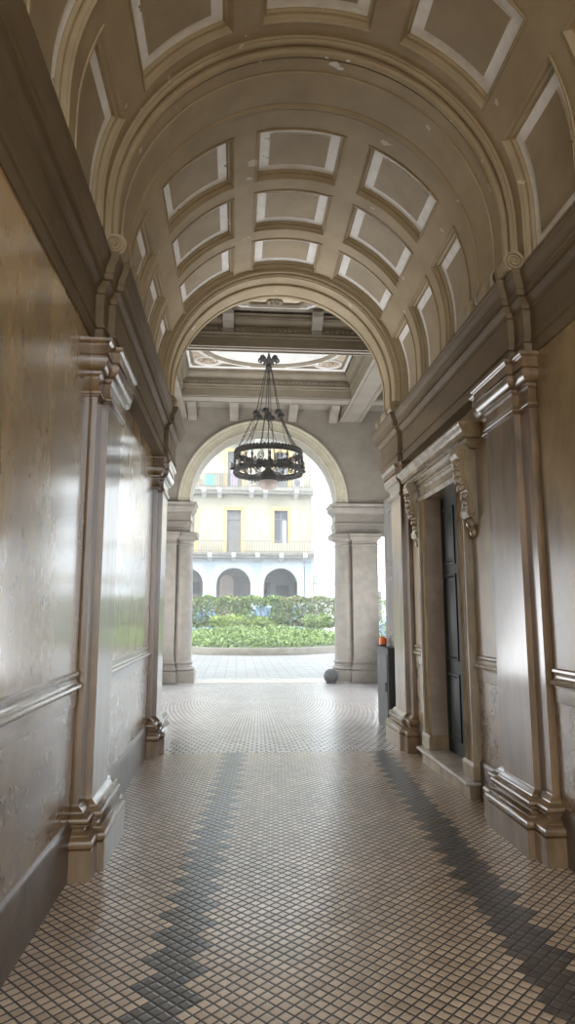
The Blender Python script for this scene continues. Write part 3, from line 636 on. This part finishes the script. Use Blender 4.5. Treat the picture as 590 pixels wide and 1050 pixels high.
for k in range(12):
    a = 2 * PI * k / 12; mb = MB(); mb.lathe([(.010, ZL), (.010, ZL + .06), (.026, ZL + .10), (.012, ZL + .15), (.026, ZL + .20), (.010, ZL + .24), (.010, ZU)], P(RR, a, 0), 8)
    part(mb, 'baluster', I, ch)
for k in range(12):
    a = 2 * PI * (k + .5) / 12; mb = MB()
    pts = [P(RR + .02, a + (.10 - .0022 * j) * math.sin(j * .38) , (ZL + ZU) / 2 + (.10 - .0022 * j) * math.cos(j * .38)) for j in range(36)]
    mb.tube(pts, .009, 5); part(mb, 'scrollwork', I, ch)
for k in range(12):
    a = 2 * PI * (k + .25) / 12; mb = MB(); mb.lathe([(.001, .0), (.03, .01), (.04, .045), (.018, .05)], P(RR + .055, a, ZL - .02), 10); b = part(mb, 'lamp_cup', I, ch)
    mb = MB(); mb.lathe([(.016, .05), (.03, .085), (.028, .12), (.012, .15), (.001, .155)], P(RR + .055, a, ZL - .02), 10); part(mb, 'bulb', M['bowl'], b)
for k in range(6):
    a = 2 * PI * k / 6 + .26; mb = MB()
    p0, p1, p2 = Vector(P(.05, a, 6.30)), Vector(P(.25, a, 5.34)), Vector(P(RR, a, ZU))
    n2 = 20
    mb.tube([p0, p1], .008, 6); rod = part(mb, 'suspension_rod', I, ch)
    mb = MB()
    for j in range(n2 + 1):     # links of the lower chain
        c = p1.lerp(p2, j / n2); d = (p2 - p1).normalized(); t = Vector((-math.sin(a), math.cos(a), 0)) if j % 2 else d.cross(Vector((-math.sin(a), math.cos(a), 0)))
        mb.tube([c + d * (.030 * math.cos(q * PI / 5)) + t * (.014 * math.sin(q * PI / 5)) for q in range(11)], .0055, 4, cap=False)
    part(mb, 'chain', I, rod)
    mb = MB()
    for q in range(6):
        b = 2 * PI * q / 6; d = (p1 - p0).normalized(); t1 = Vector((-math.sin(a), math.cos(a), 0)); t2 = d.cross(t1)
        o = t1 * math.cos(b) + t2 * math.sin(b); mb.tube([p1 - d * .06, p1 - d * .02 + o * .05, p1 + d * .02 + o * .06, p1 + d * .04 + o * .03], [.010, .018, .015, .006], 5)
    mb.ball(p1, .035, 8); part(mb, 'rosette', I, rod)
    mb = MB(); mb.tube([P(.25, a, 5.34), P(.37, a + .30, 4.98), P(RR, a + PI / 6, ZU)], .005, 5); part(mb, 'stay_rod', I, rod)
for k in range(6):
    a = 2 * PI * k / 6; mb = MB(); mb.tube([P(RR, a, ZL), P(.5, a, ZL - .09), P(.36, a, ZL - .11), P(.2, a, ZL - .06), P(.10, a, ZL - .10)], .013, 6)
    mb.tube([P(.42 + .06 * math.cos(j * .5) * (1 - j / 24), a, ZL - .03 + .06 * math.sin(j * .5) * (1 - j / 24)) for j in range(22)], .008, 5); part(mb, 'arm', I, ch)
mb = MB(); mb.lathe([(.05, 4.32), (.07, 4.25), (.13, 4.20), (.165, 4.14), (.185, 4.06), (.19, 4.03), (.175, 4.025)], HC, 28); bw = part(mb, 'bowl_holder', I, ch)
mb = MB(); mb.lathe([(.180, 4.03), (.178, 3.99), (.16, 3.93), (.125, 3.885), (.07, 3.86), (.001, 3.852)], HC, 28); part(mb, 'glass_bowl', M['bowl'], bw)
mb = MB(); mb.tube([(HC.x, HC.y, 6.15), (HC.x, HC.y, 4.30)], .010, 6); mb.lathe([(.010, 5.42), (.05, 5.36), (.06, 5.30), (.05, 5.24), (.010, 5.18)], HC, 10); part(mb, 'centre_stem', I, ch)

# ------------------------------------------------------------------ gate leaf and grey box at the right
g = empty('gate_leaf', (2.2, 9.2, 0), 'tall brown wooden gate leaf folded back in the vestibule behind the right pilaster', 'gate')
mb = MB(); mb.box(2.22, 2.28, 8.50, 9.72, .02, 3.25); body = part(mb, 'leaf', M['gate'], g)
for z0, z1 in ((.15, 1.0), (1.15, 2.1), (2.25, 3.1)):
    mb = MB(); rows = []
    for i, d in ((0, 0), (0, .015), (.03, .02), (.05, .006), (.09, .006), (.10, .014)): rows.append([(2.22 - d, 8.62 + i, z0 + i), (2.22 - d, 9.60 - i, z0 + i), (2.22 - d, 9.60 - i, z1 - i), (2.22 - d, 8.62 + i, z1 - i)])
    mb.grid(rows, closed_u=True); mb.q(rows[-1]); part(mb, 'raised_panel', M['gate'], body)
mb = MB(); mb.tube([(2.20, 9.66, 1.02), (2.15, 9.66, 1.04), (2.15, 9.66, 1.20), (2.20, 9.66, 1.22)], .010, 6); part(mb, 'handle', M['iron'], g)
b = empty('cabinet', (2.11, 9.25, 0), 'dark grey waist-high metal cabinet standing before the gate leaf', 'cabinet')
mb = MB(); mb.mold([(2.05, 8.92), (2.19, 8.92), (2.19, 9.60), (2.05, 9.60)], [(-.05, .0), (-.01, .0), (0, .01), (0, 1.06), (-.008, 1.07), (-.05, 1.07)], closed=True); part(mb, 'body', M['greym'], b)
mb = MB(); mb.box(2.04, 2.05, 8.96, 9.56, .08, 1.0); d_ = part(mb, 'door', M['greym'], b)
mb = MB(); mb.box(2.025, 2.04, 9.0, 9.02, .5, .62); part(mb, 'handle', M['iron'], d_)
mb = MB(); mb.mold([(2.04, 8.91), (2.20, 8.91), (2.20, 9.61), (2.04, 9.61)], [(-.07, 1.07), (0, 1.07), (0, 1.085), (-.07, 1.09)], closed=True); mb.q([(2.10, 8.98, 1.09), (2.14, 8.98, 1.09), (2.14, 9.54, 1.09), (2.10, 9.54, 1.09)]); part(mb, 'top', M['greym'], b)
ol = empty('warning_lamp', (2.115, 9.50, 1.09), 'small orange plastic lamp standing on the grey cabinet', 'lamp')
mb = MB(); mb.lathe([(.001, 1.11), (.058, 1.11), (.058, 1.17), (.05, 1.205), (.02, 1.215), (.001, 1.216)], (2.115, 9.50, 0), 18); part(mb, 'lens', M['orange'], ol)
mb = MB(); mb.lathe([(.001, 1.09), (.05, 1.09), (.055, 1.11), (.001, 1.112)], (2.115, 9.50, 0), 18); part(mb, 'base', M['greym'], ol)

# ------------------------------------------------------------------ building mass over the passage (keeps the sky out as the real house does)
mb = MB()
mb.box(-12, XL - .45, YB, 8.42, 0, 14); mb.box(XR + .5, 13, YB, 8.42, 0, 14); mb.box(XL - .45, XR + .5, YB, 8.42, 6.15, 14); mb.box(-12, 13, 8.42, 15.72, 7.1, 14)
mb.box(-12, VX0 - .26, 8.42, 15.72, 0, 7.1); mb.box(VX1 + .26, 13, 8.42, 15.72, 0, 7.1)
struct(mb.build('wall_house', M['stuc'], smooth=False), 'body of the house around and above the passage', 'wall')

# ------------------------------------------------------------------ courtyard bed
def leaves(mb, n, sampler, size, mats, up=.3):
    for _ in range(n):
        p = Vector(sampler())
        a = random.uniform(0, 2 * PI); e = random.uniform(-.3, 1.2); d = Vector((math.cos(a) * math.cos(e), math.sin(a) * math.cos(e), math.sin(e)))
        s = d.cross(Vector((random.uniform(-1, 1), random.uniform(-1, 1), random.uniform(-1, 1)))).normalized(); l = size * random.uniform(.7, 1.4)
        mb.q([p, p + d * l * .5 + s * l * .28, p + d * l, p + d * l * .5 - s * l * .28], random.choice(mats))
EC, EA, EB = (.9, 31.6), 4.8, 6.8
kb = MB(); pth = [(EC[0] + EA * math.cos(2 * PI * k / 72), EC[1] + EB * math.sin(2 * PI * k / 72)) for k in range(72)]
kb.mold(pth, [(0, 0), (0, .24), (-.02, .27), (-.20, .27), (-.22, .2)], closed=True)
tag(kb.build('kerb', M['kerb'], loc=(EC[0], EC[1], 0)), 'curved stone kerb round the planted bed in the courtyard', 'kerb')
def bedz(x, y):
    q = ((x - EC[0]) / EA) ** 2 + ((y - EC[1]) / EB) ** 2
    return .22 + .50 * max(0, 1 - q) ** .8
mb = MB(); rows = []
for j in range(9):
    s = j / 8 * .97 + .0001; rows.append([(EC[0] + EA * s * math.cos(2 * PI * k / 48), EC[1] + EB * s * math.sin(2 * PI * k / 48), bedz(EC[0] + EA * s * math.cos(2 * PI * k / 48), EC[1] + EB * s * math.sin(2 * PI * k / 48)) - .04) for k in range(48)])
mb.grid(rows, closed_u=True)
tag(mb.build('flower_bed', M['soil'], loc=(EC[0], EC[1], 0)), 'mounded soil of the oval bed under the green plants', 'flower bed')
def sm():
    while True:
        x, y = random.uniform(-1, 1), random.uniform(-1, .25)
        if x * x + y * y < .93: X, Y = EC[0] + EA * x, EC[1] + EB * y; return (X, Y, bedz(X, Y) + random.uniform(-.05, .16) + .10 * math.sin(X * 5) * math.sin(Y * 4))
mb = MB(); leaves(mb, 15000, sm, .12, [0, 1, 1, 2])
tag(mb.build('ground_cover', [M['gr_a'], M['gr_b'], M['gr_c']], smooth=False, loc=(EC[0], EC[1], 0)), 'low bright green plants covering the oval courtyard bed', 'plants', kind='stuff')
def bush(name, label, cx, cy, z0, rx, ry, rz, n, size, mats, pals, hole=None, group=None, boxy=False, stems=5):
    t = empty(name, (cx, cy, z0), label, 'hedge' if 'hedge' in name else 'shrub', group)
    def s():
        while True:
            x, y, z = random.uniform(-1, 1), random.uniform(-1, 1), random.uniform(-1, 1)
            if boxy:
                m = max(abs(x) ** 3, abs(y) ** 3, abs(z) ** 3)
                if m < .35 and random.random() < .75: continue
            else:
                m = x * x + y * y + z * z
                if m > 1 or (m < .4 and random.random() < .7): continue
            X, Y, Z = cx + rx * x, cy + ry * y, z0 + rz * (1 + z)
            if hole and any(a < X < b and c < Z < d and random.random() < pr for a, b, c, d, pr in hole): continue
            return (X, Y + .08 * math.sin(X * 7), Z + .06 * math.sin(X * 5.3 + Y))
    mb = MB(); leaves(mb, n, s, size, pals); part(mb, 'foliage', mats, t, smooth=False)
    mb = MB()
    for k in range(stems):
        x = cx + rx * (-.85 + 1.7 * (k + .5) / stems); mb.tube([(x, cy, z0 - .25), (x + .04, cy, z0 + rz * .7), (x - .06, cy + .05, z0 + rz * 1.5)], [.03, .02, .008], 5)
        for q in range(4): mb.tube([(x + .03, cy, z0 + rz * (.4 + .2 * q)), (x + random.uniform(-.5, .5), cy + random.uniform(-.2, .2), z0 + rz * (.8 + .25 * q))], [.012, .004], 4)
    part(mb, 'stems', M['twig'], t)
    return t
HM = [M['leaf_a'], M['leaf_b'], M['leaf_c'], M['leaf_d'], M['leaf_r'], M['leaf_c']]
hp = [0, 0, 1, 1, 2, 3]
gp = 'clipped hedge sections across the courtyard bed'
bush('hedge', 'left section of the tall clipped hedge, beside the left column', -1.35, 35.0, .82, 1.55, .45, .78, 5200, .14, HM, hp + [4], boxy=True, group=gp, hole=[(-2.1, -.4, 1.25, 1.62, .5)])
bush('hedge', 'middle section of the hedge, thinned in front of the pale blue van', 1.25, 35.0, .82, 1.05, .45, .78, 3600, .14, HM, hp, boxy=True, group=gp, hole=[(.78, 1.80, 1.36, 1.92, .9)])
bush('hedge', 'right section of the clipped hedge with reddish leaves, left of the right column', 4.25, 35.0, .82, 2.0, .45, .78, 6200, .14, HM, hp + [4, 4], boxy=True, group=gp)
bush('hedge', 'hedge section seen in the gap right of the right pier', 7.6, 36.0, 0.0, 2.2, .5, 1.15, 2600, .15, HM, hp, boxy=True, group=gp)
bush('hedge', 'hedge section at the far left of the courtyard', -5.6, 35.5, 0.0, 2.2, .5, 1.15, 2200, .15, HM, hp, boxy=True, group=gp)
bush('shrub', 'loose yellow-green shrub in front of the left hedge section', -.35, 32.6, .80, 1.0, .45, .33, 1300, .13, HM, [1, 2, 2, 5], group='shrubs before the hedge')
bush('shrub', 'small yellow-green shrub in front of the middle hedge section', 1.1, 32.9, .80, .75, .4, .26, 800, .12, HM, [1, 2, 2, 1], group='shrubs before the hedge')
bush('shrub', 'rounded green shrub in front of the right hedge section', 4.1, 33.6, .70, .8, .45, .42, 1000, .13, HM, [0, 1, 2, 1], group='shrubs before the hedge')

# ------------------------------------------------------------------ cars behind the hedge
def car(name, label, cx, cy, L, Hh, bm_, van=False):
    t = empty(name, (cx, cy, 0), label, 'van' if van else 'car')
    if van: prof = [(-.5, .30), (-.5, .80), (-.485, 1.0), (-.40, 1.08), (-.27, Hh - .08), (-.23, Hh), (.46, Hh), (.495, Hh - .12), (.5, .9), (.5, .30)]
    else: prof = [(-.5, .28), (-.5, .66), (-.47, .80), (-.24, .92), (-.11, Hh - .04), (-.06, Hh), (.22, Hh), (.30, Hh - .06), (.44, .98), (.49, .92), (.5, .70), (.5, .28)]
    W = .86
    def yo(z): return W - (max(0, z - .9) * .22)
    mb = MB(); mb.grid([[(cx + L * a, cy + s * yo(z) * k, z) for a, z in prof] for s, k in ((-1, 1), (-1, .96), (1, .96), (1, 1))])
    for s in (-1, 1): mb.q([(cx + L * a, cy + s * yo(z), z) for a, z in prof])
    part(mb, 'body', bm_, t)
    z0, z1 = .98, Hh - .10
    for a0, a1 in (((-.22, .04), (.08, .42)) if van else ((-.12, .07), (.10, .30))):
        for s in (-1, 1):
            mb = MB(); y0, y1 = cy + s * (yo(z0) + .006), cy + s * (yo(z1) + .006); sl = .05 if a0 < 0 else 0; sr = .05 if a1 > .25 and not van else 0
            mb.q([(cx + L * (a0 - sl), y0, z0), (cx + L * (a1 + sr), y0, z0), (cx + L * a1, y1, z1), (cx + L * a0, y1, z1)]); part(mb, 'side_window', M['carglass'], t, smooth=False)
    for a in (-.31, .31):
        for s in (-1, 1):
            mb = MB(); c = (cx + L * a, cy + s * (W - .10), .31); mb.lathe([(.001, -.11), (.22, -.11), (.30, -.09), (.31, 0), (.30, .09), (.22, .11), (.001, .11)], c, 20, 'y'); wv = part(mb, 'wheel', M['tyre'], t)
            mb = MB(); mb.lathe([(.001, s * .118), (.18, s * .118), (.19, s * .10)], c, 16, 'y'); part(mb, 'hubcap', M['bracket'], wv)
    return t
car('van', 'pale blue van parked behind the thinned middle of the hedge', 2.1, 39.7, 4.4, 2.02, M['carw'], True)
car('car', 'blue car parked behind the left hedge section', -2.6, 39.7, 4.0, 1.72, M['carb'])
car('car', 'blue car seen low in the gap right of the right pier', 9.4, 38.6, 4.1, 1.42, M['carg'])

# ------------------------------------------------------------------ apartment house across the courtyard
FY = 42.0
ab = empty('apartment_building', (-2, FY, 0), 'cream apartment house with arcade and balconies across the courtyard', 'building')
XE = 4.92; BX = [-.24 + 3.02 * k for k in range(-4, 2)]; X0 = BX[0] - 1.51
# arcade storey
for cx in BX:
    mb = MB(); xa, xb = cx - 1.51, min(cx + 1.51, XE)
    a = arch_wall(mb, cx, 3.33, 1.10, xa, xb, 0, 5.05, FY)
    mb.grid([[(x, y, z) for x, z in a] for y in (FY, FY + .55)]); part(mb, 'arcade_bay', M['arcade'], ab, ang=30)
for cx in [b - 1.51 for b in BX] + [XE - .32]:
    mb = MB(); pth = [(cx - .27, FY), (cx - .27, FY - .07), (cx + .27, FY - .07), (cx + .27, FY)]
    mb.mold(pth, [(.03, 0), (.03, .5), (0, .55), (0, 4.55), (.03, 4.60), (.03, 4.68), (0, 4.70), (0, 4.80), (.06, 4.9), (.06, 5.0), (-.05, 5.0)]); part(mb, 'pilaster', M['arcade_blue'], ab)
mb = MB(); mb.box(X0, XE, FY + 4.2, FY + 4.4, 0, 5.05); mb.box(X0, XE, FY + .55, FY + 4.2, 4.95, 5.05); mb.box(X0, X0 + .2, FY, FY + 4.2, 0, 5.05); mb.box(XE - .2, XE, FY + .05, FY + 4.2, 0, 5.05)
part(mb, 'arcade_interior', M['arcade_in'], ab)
mb = MB(); pts = [(-1.22, 0)] + arc(-.74, 3.75, .48, 180, 0, 16) + [(-.26, 0)]; mb.q([(x, FY + 4.18, z) for x, z in pts]); part(mb, 'inner_archway', noisy('pinkish_lit_panel', (.66, .52, .42), (.74, .60, .50), 1, .8), ab, smooth=False)  # flat pale panel, its colour stands for a lit wall beyond
mb = MB(); mb.box(2.72, 3.62, FY + 4.12, FY + 4.2, 0, 3.5); mb.box(2.80, 3.15, FY + 4.10, FY + 4.12, .2, 3.3); mb.box(3.19, 3.54, FY + 4.10, FY + 4.12, .2, 3.3); part(mb, 'inner_door', M['shut'], ab)
for xx in (2.02, 4.3, -2.9):
    mb = MB(); mb.box(xx - .3, xx + .3, FY + 4.13, FY + 4.2, 2.9, 3.7); part(mb, 'inner_window', M['shut'], ab)
# upper wall with openings
WIN = []
for zb, zt, floor_ in ((5.36, 8.18, 1), (9.62, 12.05, 2), (13.0, 15.3, 3)):
    for cx in (-6.7, -3.22, -.25, 2.80):
        z0 = zb if not (floor_ == 1 and cx > 2) else 6.04
        w = .46
        WIN.append((cx - w, cx + w, z0, zt))
xs = sorted({X0, XE} | {e for w in WIN for e in w[:2]}); zs = sorted({5.05, 15.6} | {e for w in WIN for e in w[2:]})
mb = MB()
for i in range(len(xs) - 1):
    for j in range(len(zs) - 1):
        mx, mz = (xs[i] + xs[i + 1]) / 2, (zs[j] + zs[j + 1]) / 2
        if any(a < mx < b and c < mz < d for a, b, c, d in WIN): continue
        mb.q([(xs[i], FY, zs[j]), (xs[i + 1], FY, zs[j]), (xs[i + 1], FY, zs[j + 1]), (xs[i], FY, zs[j + 1])])
mb.q([(XE, FY, 0), (XE, FY + 8, 0), (XE, FY + 8, 15.6), (XE, FY, 15.6)]); mb.q([(X0, FY, 15.6), (XE, FY, 15.6), (XE, FY + 8, 15.6), (X0, FY + 8, 15.6)])
part(mb, 'wall', M['facade'], ab, smooth=False)
for i, (a, b, c, d) in enumerate(WIN):
    mb = MB(); f = .22
    for (x0, x1, z0, z1) in ((a - f, a, c, d + f), (b, b + f, c, d + f), (a, b, d, d + f)): mb.box(x0, x1, FY - .04, FY, z0, z1)
    fr = part(mb, 'window_surround', M['facade_yellow'], ab, smooth=False)
    mb = MB(); mb.grid([[(x, y, z) for x, z in ((a, c), (a, d), (b, d), (b, c))] for y in (FY, FY + .22)], closed_u=True)
    mb.box(a, a + .07, FY + .14, FY + .2, c, d); mb.box(b - .07, b, FY + .14, FY + .2, c, d); mb.box((a + b) / 2 - .04, (a + b) / 2 + .04, FY + .14, FY + .2, c, d); mb.box(a, b, FY + .14, FY + .2, d - .08, d); mb.box(a, b, FY + .14, FY + .2, d - .62, d - .56)
    wn = part(mb, 'window', M['shut'], ab, smooth=False)
    mb = MB(); mb.q([(a, FY + .21, c), (b, FY + .21, c), (b, FY + .21, d), (a, FY + .21, d)]); part(mb, 'pane', M['glassdark'] if c < 6.5 and c > 6 else M['shut'], wn, smooth=False)
    if c == 6.04: mb = MB(); mb.box((a + b) / 2 + .10, b - .10, FY + .15, FY + .19, c, d - .65); part(mb, 'curtain', M['curtain'], wn, smooth=False)
def balcony(z0, z1, zr, brx):
    mb = MB(); mb.mold([(X0, FY), (XE - .05, FY)], [(0, z0), (.55, z0), (.62, z0 + .12), (.75, z0 + .2), (.78, z1 - .08), (.82, z1), (0, z1)]); mb.q([(XE - .05, FY, z0), (XE - .05, FY - .55, z0), (XE - .05, FY - .8, z1), (XE - .05, FY, z1)])
    s = part(mb, 'balcony', M['balc'], ab, smooth=False)
    for x in brx:
        mb = MB(); pp = ((0, z0 + .18), (.62, z0 + .18), (.62, z0 + .04), (.40, z0 - .05), (.12, z0 - .22), (0, z0 - .25))
        mb.grid([[(x + w, FY - d, z) for d, z in pp] for w in (-.14, .14)], closed_u=True)
        for w in (-.14, .14): mb.q([(x + w, FY - d, z) for d, z in pp])
        mb.box(x - .13, x + .13, FY - .82, FY - .6, z0 + .08, z0 + .30); part(mb, 'bracket', M['bracket'], s, smooth=False)
    mb = MB(); y = FY - .74
    mb.box(X0, XE - .1, y - .025, y + .025, zr - .05, zr); mb.box(X0, XE - .1, y - .015, y + .015, z1 + .06, z1 + .10)
    x = X0
    while x < XE - .1: mb.box(x, x + .035, y - .015, y + .015, z1, zr - .04); x += .16
    part(mb, 'railing', M['railing'], s, smooth=False)
    return s
BR = [-7.8, -6.3, -4.8, -3.26, -1.75, -.24, 1.27, 2.78, 4.3]
balcony(5.02, 5.36, 6.12, BR)
balcony(9.18, 9.56, 10.42, [-3.2, -2.2, -1.2, .85, 1.75, 3.75])
s3 = balcony(12.55, 12.80, 13.60, [-2.2, 1.2, 3.8])
mb = MB(); mb.box(XE - .16, XE - .06, FY - .12, FY - .02, 0, 15.6); part(mb, 'downpipe', M['bandc'], ab)
# things on the balconies
tc = MB(); tc.box(-2.1, -1.55, FY - .72, FY - .66, 9.60, 10.34); tag(tc.build('cloth', M['teal'], smooth=False, loc=(-1.8, FY - .7, 9.6)), 'teal cloth hung inside the second balcony railing at the left', 'cloth')
aw = empty('awning', (.2, FY - .7, 12.8), 'teal awning stretched along the top balcony railing', 'awning')
mb = MB(); rows = [[(x, FY - .80 - .02 * math.sin(x * 9), z) for x in [-3.0 + 6.6 * k / 60 for k in range(61)]] for z in (12.82, 13.3, 14.1)]; mb.grid(rows); rows = [[(x, FY - .78 - .02 * math.sin(x * 9), z) for x in [-3.0 + 6.6 * k / 60 for k in range(61)]] for z in (12.82, 13.3, 14.1)]; mb.grid(rows)
part(mb, 'cloth', M['tealnet'], aw)
mb = MB(); mb.box(-3.0, 3.6, FY - .83, FY - .76, 14.08, 14.16); part(mb, 'top_bar', M['railing'], aw)
dsh = empty('satellite_dish', (-1.15, FY - .5, 10.6), 'pale satellite dish on the second balcony left of the window', 'satellite dish')
mb = MB(); mb.lathe([(.001, .0), (.12, .012), (.24, .05), (.30, .08), (.28, .06), (.12, .0), (.001, -.02)], (-1.15, FY - .5, 10.75), 20, 'y'); part(mb, 'dish', M['bracket'], dsh)
mb = MB(); mb.tube([(-1.15, FY - .45, 10.75), (-1.15, FY - .42, 9.56)], .025, 6); part(mb, 'mast', M['railing'], dsh)
ac = empty('air_conditioner', (3.9, FY - .4, 9.56), 'pale air conditioning unit standing on the second balcony at the right', 'air conditioner')
mb = MB(); mb.box(3.55, 4.25, FY - .62, FY - .32, 9.62, 10.22); bd = part(mb, 'casing', M['bracket'], ac, smooth=False)
mb = MB(); mb.lathe([(.001, -.01), (.20, -.01), (.22, 0)], (3.80, FY - .62, 9.92), 20, 'y'); part(mb, 'fan_grille', M['shut'], bd)
for x, cl, lb in ((-2.75, 'leaf_b', 'potted plant at the left end of the second balcony'), (1.0, 'leaf_a', 'potted plant on the second balcony behind the chandelier bowl'), (1.75, 'leaf_b', 'potted plant on the second balcony right of the chandelier bowl')):
    t = empty('potted_plant', (x, FY - .45, 9.56), lb, 'plant', 'potted plants on the second balcony')
    mb = MB(); mb.lathe([(.001, 9.56), (.12, 9.56), (.17, 9.86), (.15, 9.86), (.001, 9.82)], (x, FY - .45, 0), 14); part(mb, 'pot', M['gilt'], t)
    mb = MB(); leaves(mb, 120, lambda: (x + random.gauss(0, .12), FY - .45 + random.gauss(0, .1), 10.1 + random.gauss(0, .14)), .16, [0]); part(mb, 'foliage', M[cl], t, smooth=False)
cc = MB(); cc.box(-.5, -.05, FY - .60, FY - .55, 9.62, 10.9); tag(cc.build('cloth', M['purple'], smooth=False, loc=(-.3, FY - .6, 9.6)), 'mauve cloth hanging in front of the second floor window', 'cloth')
# bright building at the right
wb = empty('white_building', (11, 43, 0), 'bright white building right of the apartment house', 'building')
mb = MB(); mb.box(5.0, 26, 42.8, 52, 0, 15.8); part(mb, 'wall', M['bright'], wb, smooth=False)
for z0, z1 in ((3.45, 4.05), (5.85, 6.1), (10.2, 10.5)): mb = MB(); mb.box(4.98, 26, 42.70, 42.8, z0, z1); part(mb, 'string_course', M['bandc'], wb, smooth=False)
for x in (9.0, 12.5, 16, 19.5):
    for z in (1.0, 7.2, 11.5): mb = MB(); mb.box(x - .5, x + .5, 42.74, 42.82, z, z + 2.0); part(mb, 'window', M['shut'], wb, smooth=False)
lb_ = empty('side_building', (-16, 42, 0), 'pale building at the left side of the courtyard', 'building')
mb = MB(); mb.box(-30, X0 - .6, 40, 52, 0, 15); part(mb, 'wall', M['facade'], lb_, smooth=False)
for x in (-16, -20, -24):
    for z in (1.0, 6.2, 10.5): mb = MB(); mb.box(x - .5, x + .5, 39.93, 40.02, z, z + 2.0); part(mb, 'window', M['shut'], lb_, smooth=False)

# ------------------------------------------------------------------ thin haze volume added in place of lens bloom around the arch
hm = bpy.data.materials.new('haze'); hm.use_nodes = True; nt = hm.node_tree; nt.nodes.remove(nt.nodes['Principled BSDF'])
vs = nt.nodes.new('ShaderNodeVolumeScatter'); vs.inputs['Color'].default_value = (1, .985, .95, 1); vs.inputs['Density'].default_value = HAZE; vs.inputs['Anisotropy'].default_value = .2
nt.links.new(vs.outputs[0], nt.nodes['Material Output'].inputs['Volume'])
mb = MB(); mb.box(-28, 26, 10.6, 41.0, .02, 16)
tag(mb.build('haze', hm, smooth=False), 'thin pale haze added as lens bloom over the courtyard and the arch', 'haze', kind='stuff')

# ------------------------------------------------------------------ camera
cam = bpy.data.cameras.new('camera'); co = bpy.data.objects.new('camera', cam); C.objects.link(co); sc.camera = co
cam.sensor_fit = 'VERTICAL'; cam.sensor_height = 36; cam.lens = 670 / 1050 * 36; cam.clip_end = 300; cam.clip_start = .05
pt, yw = math.radians(8.8233), math.radians(4.3856)
F = Vector((math.sin(yw) * math.cos(pt), math.cos(yw) * math.cos(pt), math.sin(pt))); R = Vector((math.cos(yw), -math.sin(yw), 0)); U = R.cross(F)
co.matrix_world = Matrix(((R.x, U.x, -F.x, 0), (R.y, U.y, -F.y, 0), (R.z, U.z, -F.z, 1.55), (0, 0, 0, 1)))

# ------------------------------------------------------------------ light
w = bpy.data.worlds.new('sky'); sc.world = w; w.use_nodes = True; bg = w.node_tree.nodes['Background']
bg.inputs['Color'].default_value = (.78, .885, 1.0, 1); bg.inputs['Strength'].default_value = 6.2
sun = bpy.data.lights.new('sun', 'SUN'); sun.energy = 3.6; sun.angle = math.radians(12); sun.color = (1, .94, .83)
so = bpy.data.objects.new('sun', sun); C.objects.link(so); so.rotation_euler = (math.radians(38), 0, math.radians(-28))
def area(name, loc, rot, sx, sy, e, col):
    l = bpy.data.lights.new(name, 'AREA'); l.shape = 'RECTANGLE'; l.size, l.size_y = sx, sy; l.energy = e; l.color = col
    o = bpy.data.objects.new(name, l); C.objects.link(o); o.location = loc; o.rotation_euler = rot; return o
# warm fill lamp added behind the camera, at an assumed open street end
area('back_end_fill', (XC, YB + .05, 2.2), (math.radians(90), 0, 0), 2.9, 4.0, 36, (1, .74, .42))
area('vestibule_fill_left', (VX0 - .1, 11.75, 2.4), (0, math.radians(-112), 0), 4.5, 5.0, 500, (.95, .97, 1))  # unseen fill lamp added to brighten the vestibule, tilted up towards its ceiling
area('vestibule_fill_right', (VX1 + .1, 11.75, 2.4), (0, math.radians(112), 0), 4.5, 5.0, 500, (.95, .97, 1))  # matching added fill from the right

sc.view_settings.view_transform = 'Standard'; sc.view_settings.look = 'None'; sc.view_settings.gamma = 1; sc.view_settings.use_curve_mapping = False
sc.view_settings.exposure = 0.06
